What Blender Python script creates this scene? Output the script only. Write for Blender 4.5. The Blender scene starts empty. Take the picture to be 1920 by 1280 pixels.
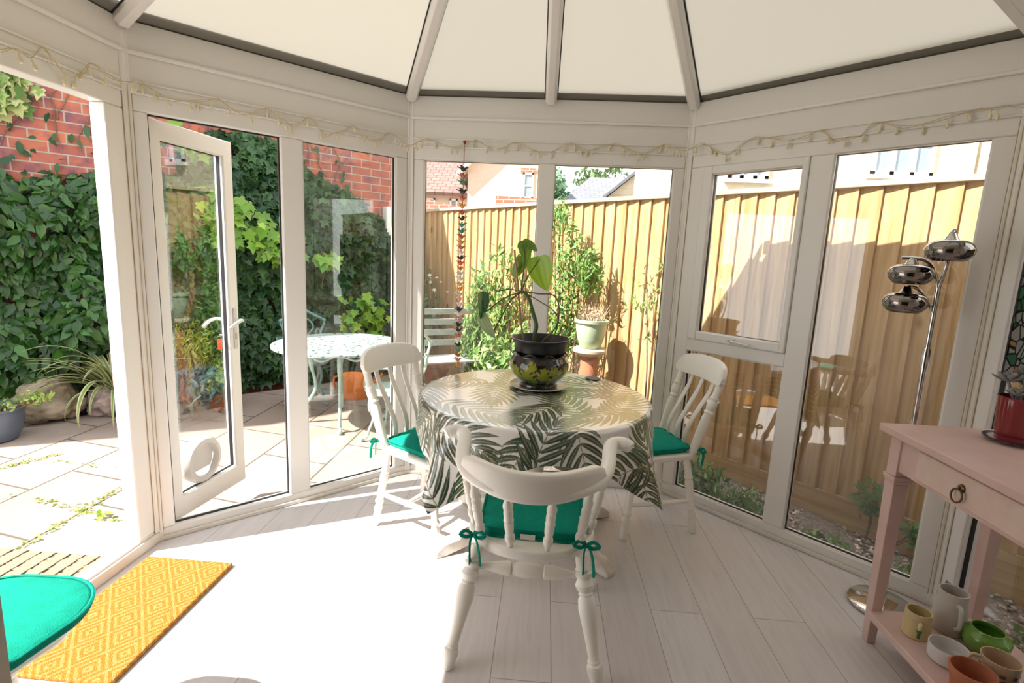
import bpy, math, random
import numpy as np
from mathutils import Matrix, Vector

random.seed(7)
rng = np.random.default_rng(7)
SC = bpy.context.scene
COL = SC.collection
PI = math.pi
S2 = 2 ** -.5


# ------------------------------------------------------------------ materials
def N(nt, kind, ins=None, **attrs):
    n = nt.nodes.new(kind)
    for k, v in attrs.items():
        setattr(n, k, v)
    for k, v in (ins or {}).items():
        s = n.inputs[k]
        if isinstance(v, bpy.types.NodeSocket):
            nt.links.new(v, s)
        else:
            if isinstance(v, (tuple, list)) and len(v) == 3 and s.type == 'RGBA':
                v = (*v, 1)
            s.default_value = v
    return n


def new_mat(name):
    m = bpy.data.materials.new(name)
    m.use_nodes = True
    nt = m.node_tree
    b = nt.nodes['Principled BSDF']
    return m, nt, b


def setp(nt, b, **kw):
    al = dict(col='Base Color', rough='Roughness', metal='Metallic', spec='Specular IOR Level', coat='Coat Weight',
              crough='Coat Roughness', normal='Normal', sheen='Sheen Weight')
    for k, v in kw.items():
        s = b.inputs[al[k]]
        if isinstance(v, bpy.types.NodeSocket):
            nt.links.new(v, s)
        else:
            if k == 'col' and len(v) == 3:
                v = (*v, 1)
            s.default_value = v


def ramp(nt, fac, stops):
    r = N(nt, 'ShaderNodeValToRGB', {'Fac': fac})
    e = r.color_ramp.elements
    while len(e) < len(stops):
        e.new(.5)
    for el, (p, c) in zip(e, stops):
        el.position = p
        el.color = (*c, 1) if len(c) == 3 else c
    return r.outputs['Color']


def plain(name, col, rough=.5, var=0, vscale=8, col2=None, bump=0, bscale=60, stretch=None, **kw):
    """principled paint with gentle noise variation and optional bump"""
    m, nt, b = new_mat(name)
    tc = N(nt, 'ShaderNodeTexCoord').outputs['Object']
    if stretch:
        tc = N(nt, 'ShaderNodeMapping', {'Vector': tc, 'Scale': stretch}).outputs[0]
    c = col
    if var or col2:
        nz = N(nt, 'ShaderNodeTexNoise', {'Vector': tc, 'Scale': vscale, 'Detail': 5.0}).outputs['Fac']
        c2 = col2 or tuple(max(0, x * (1 - var)) for x in col)
        c = ramp(nt, nz, [(.35, c2), (.65, col)])
    setp(nt, b, col=c, rough=rough, **kw)
    if bump:
        nz = N(nt, 'ShaderNodeTexNoise', {'Vector': tc, 'Scale': bscale, 'Detail': 4.0}).outputs['Fac']
        bp = N(nt, 'ShaderNodeBump', {'Height': nz, 'Strength': bump, 'Distance': .01})
        setp(nt, b, normal=bp.outputs[0])
    return m


def attr_mat(name, rough=.5, transl=0, **kw):
    """base colour from the per-vertex colour that the mesh carries"""
    m, nt, b = new_mat(name)
    a = N(nt, 'ShaderNodeAttribute', attribute_name='Col').outputs['Color']
    setp(nt, b, col=a, rough=rough, **kw)
    if transl:
        t = N(nt, 'ShaderNodeBsdfTranslucent', {'Color': a})
        mx = N(nt, 'ShaderNodeMixShader', {0: transl, 1: b.outputs[0], 2: t.outputs[0]})
        nt.links.new(mx.outputs[0], nt.nodes['Material Output'].inputs[0])
    return m


def glass_mat(name, tint=(.97, .985, .975), base=.07, refl=1.0):
    m, nt, b = new_mat(name)
    nt.nodes.remove(b)
    g = N(nt, 'ShaderNodeNewGeometry')
    d = N(nt, 'ShaderNodeVectorMath', {0: g.outputs['Incoming'], 1: g.outputs['Normal']}, operation='DOT_PRODUCT').outputs['Value']
    d = N(nt, 'ShaderNodeMath', {0: d}, operation='ABSOLUTE').outputs[0]
    d = N(nt, 'ShaderNodeMath', {0: 1.0, 1: d}, operation='SUBTRACT').outputs[0]
    d = N(nt, 'ShaderNodeMath', {0: d, 1: 5.0}, operation='POWER').outputs[0]
    d = N(nt, 'ShaderNodeMath', {0: d, 1: (1 - base) * refl, 2: base}, operation='MULTIPLY_ADD').outputs[0]
    t = N(nt, 'ShaderNodeBsdfTransparent', {'Color': tint})
    gl = N(nt, 'ShaderNodeBsdfGlossy', {'Roughness': .0, 'Color': (1, 1, 1)})
    mx = N(nt, 'ShaderNodeMixShader', {0: d, 1: t.outputs[0], 2: gl.outputs[0]})
    nt.links.new(mx.outputs[0], nt.nodes['Material Output'].inputs[0])
    return m


def brick_mat(name, c1, c2, mortar, bw, rh, ms, axes='xz', rough=.85, noise=None, rot=0, loc=(0, 0, 0), offset=.5, shear=0, bump=.6):
    m, nt, b = new_mat(name)
    tc = N(nt, 'ShaderNodeTexCoord').outputs['Object']
    sp = N(nt, 'ShaderNodeSeparateXYZ', {0: tc})
    g = dict(x=sp.outputs[0], y=sp.outputs[1], z=sp.outputs[2])
    a, c = g[axes[0]], g[axes[1]]
    if shear:
        a = N(nt, 'ShaderNodeMath', {0: c, 1: shear, 2: a}, operation='MULTIPLY_ADD').outputs[0]
    v = N(nt, 'ShaderNodeCombineXYZ', {0: a, 1: c}).outputs[0]
    v = N(nt, 'ShaderNodeMapping', {'Vector': v, 'Location': loc}).outputs[0]
    br = N(nt, 'ShaderNodeTexBrick', {'Vector': v, 'Color1': c1, 'Color2': c2, 'Mortar': mortar, 'Scale': 1.0, 'Mortar Size': ms,
                                      'Mortar Smooth': .2, 'Brick Width': bw, 'Row Height': rh, 'Bias': 0.0}, offset=offset)
    col = br.outputs['Color']
    nz = N(nt, 'ShaderNodeTexNoise', {'Vector': tc, 'Scale': noise[1] if noise else 6.0, 'Detail': 6.0, 'Roughness': .65}).outputs['Fac']
    if noise:
        f = N(nt, 'ShaderNodeMapRange', {0: nz, 1: .47, 2: .66, 3: 0.0, 4: noise[2]}).outputs[0]
        inv = N(nt, 'ShaderNodeMath', {0: 1.0, 1: br.outputs['Fac']}, operation='SUBTRACT').outputs[0]
        f = N(nt, 'ShaderNodeMath', {0: f, 1: inv}, operation='MULTIPLY').outputs[0]
        col = N(nt, 'ShaderNodeMix', {0: f, 6: col, 7: noise[0]}, data_type='RGBA').outputs[2]
    setp(nt, b, col=col, rough=rough, spec=.25)
    h = N(nt, 'ShaderNodeMath', {0: br.outputs['Fac'], 1: -1.0, 2: nz}, operation='MULTIPLY_ADD').outputs[0]
    bp = N(nt, 'ShaderNodeBump', {'Height': h, 'Strength': bump, 'Distance': .006})
    setp(nt, b, normal=bp.outputs[0])
    return m


def wood_mat(name, c_dark, c_mid, c_light, scale, rough=.7, knots=True):
    m, nt, b = new_mat(name)
    tc = N(nt, 'ShaderNodeTexCoord').outputs['Object']
    v = N(nt, 'ShaderNodeMapping', {'Vector': tc, 'Scale': scale}).outputs[0]
    n1 = N(nt, 'ShaderNodeTexNoise', {'Vector': v, 'Scale': 1.0, 'Detail': 6.0, 'Distortion': .8}).outputs['Fac']
    col = ramp(nt, n1, [(.3, c_dark), (.5, c_mid), (.72, c_light)])
    if knots:
        vo = N(nt, 'ShaderNodeTexVoronoi', {'Vector': N(nt, 'ShaderNodeMapping', {'Vector': tc, 'Scale': (3.2, 3.2, 1.6)}).outputs[0], 'Scale': 1.0}).outputs['Distance']
        f = N(nt, 'ShaderNodeMapRange', {0: vo, 1: .03, 2: .09, 3: .75, 4: 0.0}).outputs[0]
        col = N(nt, 'ShaderNodeMix', {0: f, 6: col, 7: (.16, .085, .035, 1)}, data_type='RGBA').outputs[2]
    setp(nt, b, col=col, rough=rough, spec=.25)
    bp = N(nt, 'ShaderNodeBump', {'Height': n1, 'Strength': .3, 'Distance': .004})
    setp(nt, b, normal=bp.outputs[0])
    return m


def floor_mat():
    m, nt, b = new_mat('pale_laminate_boards')
    tc = N(nt, 'ShaderNodeTexCoord').outputs['Object']
    sp = N(nt, 'ShaderNodeSeparateXYZ', {0: tc})
    v = N(nt, 'ShaderNodeCombineXYZ', {0: sp.outputs[1], 1: sp.outputs[0]}).outputs[0]
    v = N(nt, 'ShaderNodeMapping', {'Vector': v, 'Location': (.33, .118, 0)}).outputs[0]
    br = N(nt, 'ShaderNodeTexBrick', {'Vector': v, 'Color1': (.66, .625, .62), 'Color2': (.60, .56, .55), 'Mortar': (.30, .255, .23), 'Scale': 1.0,
                                      'Mortar Size': .0016, 'Mortar Smooth': .1, 'Brick Width': 1.2, 'Row Height': .2185, 'Bias': 0.0}, offset=.37)
    g = N(nt, 'ShaderNodeMapping', {'Vector': tc, 'Scale': (26, 2.2, 1)}).outputs[0]
    n1 = N(nt, 'ShaderNodeTexNoise', {'Vector': g, 'Scale': 1.0, 'Detail': 7.0, 'Roughness': .6, 'Distortion': 1.4}).outputs['Fac']
    f = N(nt, 'ShaderNodeMapRange', {0: n1, 1: .45, 2: .75, 3: 0.0, 4: .32}).outputs[0]
    col = N(nt, 'ShaderNodeMix', {0: f, 6: br.outputs['Color'], 7: (.42, .365, .345, 1)}, data_type='RGBA').outputs[2]
    setp(nt, b, col=col, rough=.42, spec=.4)
    bp = N(nt, 'ShaderNodeBump', {'Height': br.outputs['Fac'], 'Strength': -.25, 'Distance': .002})
    setp(nt, b, normal=bp.outputs[0])
    return m


def mat_coir():
    m, nt, b = new_mat('orange_coir')
    tc = N(nt, 'ShaderNodeTexCoord').outputs['Object']
    sp = N(nt, 'ShaderNodeSeparateXYZ', {0: tc})

    def tri(s, per):
        d = N(nt, 'ShaderNodeMath', {0: s, 1: 1 / per}, operation='MULTIPLY').outputs[0]
        return N(nt, 'ShaderNodeMath', {0: d, 1: .5}, operation='PINGPONG').outputs[0]
    a = tri(sp.outputs[0], .137)
    c = tri(sp.outputs[1], .165)
    s = N(nt, 'ShaderNodeMath', {0: a, 1: c}, operation='ADD').outputs[0]
    w = N(nt, 'ShaderNodeMath', {0: N(nt, 'ShaderNodeMath', {0: s, 1: 5.0}, operation='MULTIPLY').outputs[0], 1: .5}, operation='PINGPONG').outputs[0]
    nz = N(nt, 'ShaderNodeTexNoise', {'Vector': tc, 'Scale': 260.0, 'Detail': 3.0}).outputs['Fac']
    n2 = N(nt, 'ShaderNodeTexNoise', {'Vector': tc, 'Scale': 35.0, 'Detail': 3.0}).outputs['Fac']
    w = N(nt, 'ShaderNodeMath', {0: n2, 1: .35, 2: w}, operation='MULTIPLY_ADD').outputs[0]
    f = N(nt, 'ShaderNodeMapRange', {0: w, 1: .36, 2: .56, 3: 0.0, 4: 1.0}).outputs[0]
    col = N(nt, 'ShaderNodeMix', {0: f, 6: (.42, .172, .028, 1), 7: (.50, .265, .085, 1)}, data_type='RGBA').outputs[2]
    d = N(nt, 'ShaderNodeMapRange', {0: nz, 1: .3, 2: .7, 3: .6, 4: 1.15}).outputs[0]
    col = N(nt, 'ShaderNodeMix', {0: 1.0, 6: col, 7: d}, data_type='RGBA', blend_type='MULTIPLY').outputs[2]
    setp(nt, b, col=col, rough=1.0, spec=.05)
    bp = N(nt, 'ShaderNodeBump', {'Height': nz, 'Strength': .9, 'Distance': .006})
    setp(nt, b, normal=bp.outputs[0])
    return m


def mat_outer_coir():
    m, nt, b = new_mat('worn_black_line_coir')
    tc = N(nt, 'ShaderNodeTexCoord').outputs['Object']
    sp = N(nt, 'ShaderNodeSeparateXYZ', {0: tc})
    n2 = N(nt, 'ShaderNodeTexNoise', {'Vector': tc, 'Scale': 45.0, 'Detail': 4.0}).outputs['Fac']
    x = N(nt, 'ShaderNodeMath', {0: n2, 1: .03, 2: sp.outputs[0]}, operation='MULTIPLY_ADD').outputs[0]
    w = N(nt, 'ShaderNodeMath', {0: N(nt, 'ShaderNodeMath', {0: x, 1: 1 / .075}, operation='MULTIPLY').outputs[0], 1: .5}, operation='PINGPONG').outputs[0]
    w = N(nt, 'ShaderNodeMath', {0: n2, 1: .25, 2: w}, operation='MULTIPLY_ADD').outputs[0]
    f = N(nt, 'ShaderNodeMapRange', {0: w, 1: .17, 2: .24, 3: 1.0, 4: 0.0}).outputs[0]
    nz = N(nt, 'ShaderNodeTexNoise', {'Vector': tc, 'Scale': 180.0, 'Detail': 3.0}).outputs['Fac']
    base = ramp(nt, nz, [(.3, (.22, .14, .09)), (.7, (.42, .29, .2))])
    col = N(nt, 'ShaderNodeMix', {0: f, 6: base, 7: (.02, .018, .016, 1)}, data_type='RGBA').outputs[2]
    setp(nt, b, col=col, rough=1.0, spec=.05)
    return m


M = {}
M['upvc'] = plain('white_frame_plastic', (.82, .80, .77), .33)
M['upvc_dirty'] = plain('white_sill_plastic', (.80, .765, .71), .4, col2=(.70, .64, .56), vscale=3)
M['fascia'] = plain('cream_fascia_board', (.77, .75, .71), .5)
M['gasket'] = plain('black_rubber', (.012, .011, .014), .5)
M['stain'] = plain('brown_sealant', (.42, .29, .14), .7)
M['glass'] = glass_mat('window_glass')
M['floor'] = floor_mat()
M['white_chair'] = plain('cream_chair_paint', (.86, .825, .75), .36, col2=(.87, .845, .80), vscale=6)
M['worn_white'] = plain('worn_white_paint', (.80, .77, .71), .5, col2=(.60, .53, .45), vscale=14)
M['teal'] = plain('teal_cotton', (.0, .235, .165), .85, col2=(.0, .275, .195), vscale=40, bump=.25, bscale=300, spec=.2)
M['tag'] = plain('white_label', (.8, .77, .7), .8)
M['pink'] = plain('dusty_pink_paint', (.60, .415, .375), .45, col2=(.655, .475, .435), vscale=7)
M['pink_worn'] = plain('worn_pink_paint', (.63, .47, .41), .5, col2=(.66, .53, .46), vscale=20)
M['brass'] = plain('dark_brass', (.13, .09, .045), .35, metal=.9)
M['chrome'] = plain('chrome', (.62, .60, .58), .08, metal=1)
M['smoke_chrome'] = plain('smoked_chrome_glass', (.30, .275, .265), .06, metal=1)
M['black_gloss'] = plain('glossy_black', (.012, .010, .012), .12, coat=.6)
M['black_plastic'] = plain('black_plastic', (.018, .017, .02), .4)
M['soil'] = plain('dark_soil', (.035, .025, .018), 1, col2=(.07, .05, .035), vscale=40, bump=.8)
M['coir'] = mat_coir()
M['coir_out'] = mat_outer_coir()
M['leaf'] = attr_mat('leaf_blades', .42, .28, spec=.45)
M['leaf_gloss'] = attr_mat('glossy_leaf_blades', .3, .32, spec=.5)
M['petal'] = attr_mat('petals', .7, .3)
M['cloth'] = attr_mat('palm_print_oilcloth', .30, 0, spec=.5, coat=1, crough=.2)
M['cloth'].node_tree.nodes['Principled BSDF'].inputs['Coat IOR'].default_value = 1.6
M['glazed'] = attr_mat('painted_glaze', .1, 0, coat=.7, spec=.5)
M['stem'] = plain('green_stem', (.06, .12, .03), .5)
M['brown_stem'] = plain('brown_stem', (.13, .07, .045), .7, col2=(.2, .12, .08), vscale=30)
M['bark'] = plain('bark', (.12, .085, .06), .9, var=.4, bump=.6)
M['cane'] = plain('split_cane', (.42, .23, .14), .6)
M['root'] = plain('dry_root', (.36, .26, .2), .8)
M['saucer'] = plain('grey_saucer', (.55, .52, .5), .25, coat=.3)
M['coaster'] = plain('slate_coaster', (.08, .065, .075), .5)
M['brick'] = brick_mat('red_garden_brick', (.47, .155, .09), (.34, .105, .075), (.37, .31, .25), .25, .0911, .0065, noise=((.16, .075, .105, 1), 5.0, 1.0))
M['redbrick_far'] = brick_mat('red_brick', (.45, .15, .09), (.38, .12, .08), (.5, .42, .36), .225, .075, .01)
M['yellow_stone'] = brick_mat('yellow_stone_blocks', (.72, .64, .48), (.66, .57, .40), (.72, .66, .54), .36, .13, .01, noise=((.5, .4, .25, 1), 2.0, .7))
M['pale_render'] = plain('pale_pink_render', (.72, .58, .47), .9, var=.08)
M['roof_tile'] = brick_mat('brown_roof_tiles', (.25, .15, .13), (.21, .125, .11), (.12, .07, .06), .3, .22, .02, axes='xy')
M['slate'] = brick_mat('grey_roof_slate', (.20, .20, .225), (.17, .17, .19), (.12, .12, .14), .4, .25, .015, axes='xy')
M['patio'] = brick_mat('patio_slabs', (.37, .30, .25), (.315, .24, .195), (.11, .09, .065), .70, .535, .008, axes='yx', rough=.9,
                       noise=((.27, .20, .165, 1), 1.3, .75), loc=(.30, .455, 0), shear=.2, offset=.42)
M['gravel'] = plain('pinkish_gravel_bed', (.30, .24, .20), .95, col2=(.13, .10, .08), vscale=45, bump=1.0, bscale=50)
M['pebble'] = attr_mat('pebbles', .75)
M['fence'] = wood_mat('pale_softwood', (.40, .235, .10), (.51, .325, .16), (.61, .43, .25), (22, 22, 1.4))
M['gravel_board'] = wood_mat('treated_board', (.40, .25, .115), (.48, .32, .16), (.56, .40, .22), (1.6, 22, 26))
M['cap'] = wood_mat('weathered_rail', (.5, .37, .23), (.6, .47, .31), (.68, .56, .40), (1.5, 30, 30), knots=False)
M['mint'] = plain('mint_cast_metal', (.42, .58, .53), .4, col2=(.55, .68, .63), vscale=18)
M['dark_teal'] = plain('teal_cast_metal', (.09, .17, .18), .4, col2=(.16, .27, .28), vscale=18)
M['mint_top'] = None
M['grey_slat'] = plain('weathered_grey_slat', (.42, .42, .40), .8, var=.25, vscale=12, stretch=(1, 14, 14))
M['rock'] = plain('mossy_rock', (.36, .29, .21), .95, col2=(.15, .125, .075), vscale=7, bump=1, bscale=18)
M['rock_pink'] = plain('pink_grey_rock', (.40, .31, .27), .95, col2=(.14, .11, .095), vscale=11, bump=1, bscale=22)
M['slate_glaze'] = plain('slate_blue_glaze', (.10, .125, .17), .35, var=.15, vscale=5)
M['terracotta'] = plain('terracotta', (.47, .165, .075), .8, col2=(.40, .14, .07), vscale=9)
M['celadon'] = plain('pale_green_glaze', (.42, .52, .35), .3, col2=(.50, .58, .42), vscale=4)
M['pale_stone'] = plain('pale_stone', (.60, .50, .38), .9, var=.15, vscale=9)
M['plaster'] = plain('house_plaster', (.62, .58, .52), .9)
M['winframe'] = plain('white_window_frame', (.8, .8, .78), .5)
M['winglass'] = plain('dark_window_glass', (.28, .34, .40), .08)
M['cream_glaze'] = plain('cream_glaze', (.56, .44, .22), .35, col2=(.60, .48, .26), vscale=5)
M['jug_glaze'] = plain('stone_white_glaze', (.54, .50, .46), .3)
M['white_glaze'] = plain('white_glaze', (.62, .60, .58), .25)
M['green_glaze'] = plain('apple_green_glaze', (.14, .30, .045), .15, coat=.4)
M['red_glaze'] = plain('red_enamel', (.20, .008, .014), .12, coat=.5)
M['sky_blue'] = plain('pale_blue_enamel', (.28, .44, .50), .35)
M['beige_glaze'] = plain('beige_glaze', (.52, .38, .25), .3)
M['wire'] = plain('clear_yellowed_wire', (.56, .46, .25), .5)
M['bulb'] = plain('clear_bulb_plastic', (.74, .66, .46), .2)
M['cord_red'] = plain('red_cord', (.25, .02, .02), .7)
M['red_tag'] = plain('orange_red_plastic', (.75, .05, .02), .4)
M['orange'] = plain('orange_plastic', (.85, .20, .01), .5)
M['silver'] = plain('dull_silver', (.5, .5, .5), .3, metal=1)


def roof_mat():
    m, nt, b = new_mat('opal_roof_sheet')
    nt.nodes.remove(b)
    t = N(nt, 'ShaderNodeBsdfTranslucent', {'Color': (.132, .121, .100)})
    d = N(nt, 'ShaderNodeBsdfDiffuse', {'Color': (.17, .16, .135)})
    g = N(nt, 'ShaderNodeBsdfGlossy', {'Roughness': .35, 'Color': (.9, .9, .88)})
    a = N(nt, 'ShaderNodeAddShader', {0: t.outputs[0], 1: d.outputs[0]})
    mx = N(nt, 'ShaderNodeMixShader', {0: .04, 1: a.outputs[0], 2: g.outputs[0]})
    nt.links.new(mx.outputs[0], nt.nodes['Material Output'].inputs[0])
    return m


M['roof'] = roof_mat()


def mint_top():
    m, nt, b = new_mat('pierced_mint_metal')
    tc = N(nt, 'ShaderNodeTexCoord').outputs['Object']
    vo = N(nt, 'ShaderNodeTexVoronoi', {'Vector': tc, 'Scale': 22.0}, feature='DISTANCE_TO_EDGE').outputs['Distance']
    f = N(nt, 'ShaderNodeMapRange', {0: vo, 1: .2, 2: .3, 3: 0.0, 4: 1.0}).outputs[0]
    col = N(nt, 'ShaderNodeMix', {0: f, 6: (.34, .43, .40, 1), 7: (.05, .07, .065, 1)}, data_type='RGBA').outputs[2]
    setp(nt, b, col=col, rough=.35)
    return m


M['mint_top'] = mint_top()


# ------------------------------------------------------------------ mesh helpers
class MB:
    def __init__(s, m=None):
        s.v, s.f = [], []
        s.m = m or Matrix()

    def add(s, vs, fs):
        o = len(s.v)
        s.v += [tuple(s.m @ Vector(v)) for v in vs]
        s.f += [tuple(i + o for i in f) for f in fs]
        return s

    def box(s, x0, x1, y0, y1, z0, z1):
        v = [(x, y, z) for x in (x0, x1) for y in (y0, y1) for z in (z0, z1)]
        return s.add(v, [(0, 1, 3, 2), (4, 6, 7, 5), (0, 4, 5, 1), (2, 3, 7, 6), (0, 2, 6, 4), (1, 5, 7, 3)])

    def prism(s, poly, z0, z1):
        n = len(poly)
        v = [(x, y, z0) for x, y in poly] + [(x, y, z1) for x, y in poly]
        return s.add(v, [tuple(range(n))[::-1], tuple(range(n, 2 * n))] + [(i, (i + 1) % n, n + (i + 1) % n, n + i) for i in range(n)])

    def hull(s, a, b):
        """a,b: two rings of the same length joined and capped"""
        n = len(a)
        return s.add(list(a) + list(b), [tuple(range(n))[::-1], tuple(range(n, 2 * n))] + [(i, (i + 1) % n, n + (i + 1) % n, n + i) for i in range(n)])

    def tube(s, pts, r, n=8, cap=True, flat=1.0, up=None):
        pts = [Vector(p) for p in pts]
        k = len(pts)
        rs = r if isinstance(r, (list, tuple)) else [r] * k
        t0 = (pts[1] - pts[0]).normalized()
        ref = Vector(up) if up else (Vector((0, 0, 1)) if abs(t0.z) < .9 else Vector((1, 0, 0)))
        u = (ref - t0 * ref.dot(t0)).normalized()
        vs, fs = [], []
        for i, p in enumerate(pts):
            t = (pts[min(i + 1, k - 1)] - pts[max(i - 1, 0)]).normalized()
            u = (u - t * u.dot(t)).normalized()
            w = t.cross(u)
            for j in range(n):
                a = 2 * PI * j / n
                vs.append(p + (u * math.cos(a) * flat + w * math.sin(a)) * rs[i])
        for i in range(k - 1):
            for j in range(n):
                fs.append((i * n + j, i * n + (j + 1) % n, (i + 1) * n + (j + 1) % n, (i + 1) * n + j))
        if cap:
            fs.append(tuple(range(n))[::-1])
            fs.append(tuple(range((k - 1) * n, k * n)))
        return s.add(vs, fs)

    def lathe(s, prof, n=24, at=(0, 0, 0), cap=False, sx=1, sy=1):
        vs, fs = [], []
        for r, z in prof:
            for j in range(n):
                a = 2 * PI * j / n
                vs.append((at[0] + r * math.cos(a) * sx, at[1] + r * math.sin(a) * sy, at[2] + z))
        for i in range(len(prof) - 1):
            for j in range(n):
                fs.append((i * n + j, i * n + (j + 1) % n, (i + 1) * n + (j + 1) % n, (i + 1) * n + j))
        if cap:
            fs.append(tuple(range(n))[::-1])
            k = len(prof) - 1
            fs.append(tuple(range(k * n, k * n + n)))
        return s.add(vs, fs)

    def turned(s, p0, p1, prof, n=14):
        """lathe profile [(t, r)] along the line p0 to p1"""
        p0, p1 = Vector(p0), Vector(p1)
        d = p1 - p0
        q = d.to_track_quat('Z', 'Y').to_matrix().to_4x4()
        old = s.m
        s.m = old @ Matrix.Translation(p0) @ q
        s.lathe([(r, t * d.length) for t, r in prof], n, cap=True)
        s.m = old
        return s

    def ball(s, c, r, n=14, k=9):
        r = r if isinstance(r, (tuple, list)) else (r, r, r)
        vs, fs = [], []
        for i in range(k + 1):
            a = PI * i / k
            for j in range(n):
                b = 2 * PI * j / n
                vs.append((c[0] + r[0] * math.sin(a) * math.cos(b), c[1] + r[1] * math.sin(a) * math.sin(b), c[2] - r[2] * math.cos(a)))
        for i in range(k):
            for j in range(n):
                fs.append((i * n + j, i * n + (j + 1) % n, (i + 1) * n + (j + 1) % n, (i + 1) * n + j))
        return s.add(vs, fs)

    def grid(s, rows):
        n, m = len(rows), len(rows[0])
        return s.add([p for r in rows for p in r], [(i * m + j, i * m + j + 1, (i + 1) * m + j + 1, (i + 1) * m + j) for i in range(n - 1) for j in range(m - 1)])

    def build(s, name, mat, parent=None, bevel=0, angle=38, seg=2, solid=0, sub=0):
        me = bpy.data.meshes.new(name)
        me.from_pydata(s.v, [], s.f)
        me.materials.append(mat)
        me.shade_smooth()
        me.set_sharp_from_angle(angle=math.radians(angle))
        o = bpy.data.objects.new(name, me)
        COL.objects.link(o)
        if parent:
            o.parent = parent
        if solid:
            q = o.modifiers.new('thickness', 'SOLIDIFY')
            q.thickness = solid
            q.offset = 0
        if bevel:
            q = o.modifiers.new('rounded', 'BEVEL')
            q.width = bevel
            q.segments = seg
            q.limit_method = 'ANGLE'
        if sub:
            q = o.modifiers.new('smooth', 'SUBSURF')
            q.levels = q.render_levels = sub
        return o


def np_mesh(name, V, F, mat, parent=None, cols=None, smooth=True):
    """V (n,3) array, F (m,k) int array of equal polygons"""
    me = bpy.data.meshes.new(name)
    V = np.asarray(V, np.float32)
    F = np.asarray(F, np.int32)
    m, k = F.shape
    me.vertices.add(len(V))
    me.vertices.foreach_set('co', V.ravel())
    me.loops.add(m * k)
    me.loops.foreach_set('vertex_index', F.ravel())
    me.polygons.add(m)
    me.polygons.foreach_set('loop_start', np.arange(0, m * k, k, dtype=np.int32))
    me.polygons.foreach_set('loop_total', np.full(m, k, np.int32))
    me.update(calc_edges=True)
    me.validate()
    if smooth:
        me.shade_smooth()
    if cols is not None:
        a = me.color_attributes.new('Col', 'FLOAT_COLOR', 'POINT')
        c = np.ones((len(V), 4), np.float32)
        c[:, :3] = cols
        a.data.foreach_set('color', c.ravel())
    me.materials.append(mat)
    o = bpy.data.objects.new(name, me)
    COL.objects.link(o)
    if parent:
        o.parent = parent
    return o


def tag(o, label, cat, group=None, kind=None):
    o['label'] = label
    o['category'] = cat
    if group:
        o['group'] = group
    if kind:
        o['kind'] = kind
    return o


def thing(name, label, cat, loc=(0, 0, 0), rz=0, group=None, kind=None):
    o = bpy.data.objects.new(name, None)
    o.empty_display_size = .1
    COL.objects.link(o)
    o.location = loc
    o.rotation_euler = (0, 0, rz)
    return tag(o, label, cat, group, kind)


def copy_tree(o, parent=None):
    c = o.copy()
    COL.objects.link(c)
    if parent:
        c.parent = parent
    for ch in [x for x in bpy.data.objects if x.parent == o]:
        copy_tree(ch, c)
    return c


def smooth_path(pts, k=6):
    """Catmull-Rom through the points"""
    P = [Vector(p) for p in pts]
    P = [P[0] * 2 - P[1]] + P + [P[-1] * 2 - P[-2]]
    out = []
    for i in range(1, len(P) - 2):
        a, b, c, d = P[i - 1:i + 3]
        for j in range(k):
            t = j / k
            out.append(.5 * ((2 * b) + (c - a) * t + (2 * a - 5 * b + 4 * c - d) * t * t + (3 * b - a - 3 * c + d) * t ** 3))
    return out + [P[-2]]


# ------------------------------------------------------------------ leaf clouds
LEAF = (np.array([(0, 0, 0), (-.24, .3, .03), (0, .3, -.03), (.24, .3, .03), (-.2, .65, .0), (0, .65, -.05), (.2, .65, .0), (0, 1, -.12)], float),
        np.array([(0, 2, 1), (0, 3, 2), (1, 2, 5), (1, 5, 4), (2, 3, 6), (2, 6, 5), (4, 5, 7), (5, 6, 7)]))
_iv = [(0, 0), (.22, -.12), (.42, .02), (.30, .2), (.52, .45), (.24, .52), (0, 1), (-.24, .52), (-.52, .45), (-.30, .2), (-.42, .02), (-.22, -.12)]
IVY = (np.array([(0, .32, -.06)] + [(x, y, .02 - .12 * y * y) for x, y in _iv], float), np.array([(0, 1 + i, 1 + (i + 1) % 12) for i in range(12)]))


def _palmate():
    V, F = [], []
    for a, l in ((-70, .62), (-36, .85), (0, 1), (36, .85), (70, .62)):
        a = math.radians(a)
        o = len(V)
        for x, y, z in ((0, 0, 0), (-.13, .5, .02), (.13, .5, .02), (0, 1, -.1)):
            x, y = x * l, y * l
            V.append((x * math.cos(a) + y * math.sin(a), -x * math.sin(a) + y * math.cos(a), z))
        F += [(o, o + 2, o + 1), (o + 1, o + 2, o + 3)]
    return np.array(V), np.array(F)


PALM5 = _palmate()
NARROW = (LEAF[0] * np.array([.45, 1, 1]), LEAF[1])


def leaf_cloud(name, pos, nrm, size, cols, tmpl, mat, parent, tip=(0, 0, -1), tipjit=.6, tilt=.45):
    T, F = tmpl
    n = len(pos)
    nrm = nrm + rng.normal(0, tilt, (n, 3))
    nrm /= np.linalg.norm(nrm, axis=1)[:, None]
    t = np.array(tip, float)[None] + rng.normal(0, tipjit, (n, 3))
    t -= nrm * (t * nrm).sum(1)[:, None]
    t /= np.linalg.norm(t, axis=1)[:, None] + 1e-9
    b = np.cross(t, nrm)
    size = np.broadcast_to(np.asarray(size, float), (n,))
    V = pos[:, None] + size[:, None, None] * (T[None, :, :1] * b[:, None] + T[None, :, 1:2] * t[:, None] + T[None, :, 2:] * nrm[:, None])
    k = len(T)
    FF = (F[None] + (np.arange(n) * k)[:, None, None]).reshape(-1, 3)
    CC = np.repeat(cols, k, axis=0)
    return np_mesh(name, V.reshape(-1, 3), FF, mat, parent, CC, smooth=False)


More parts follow.
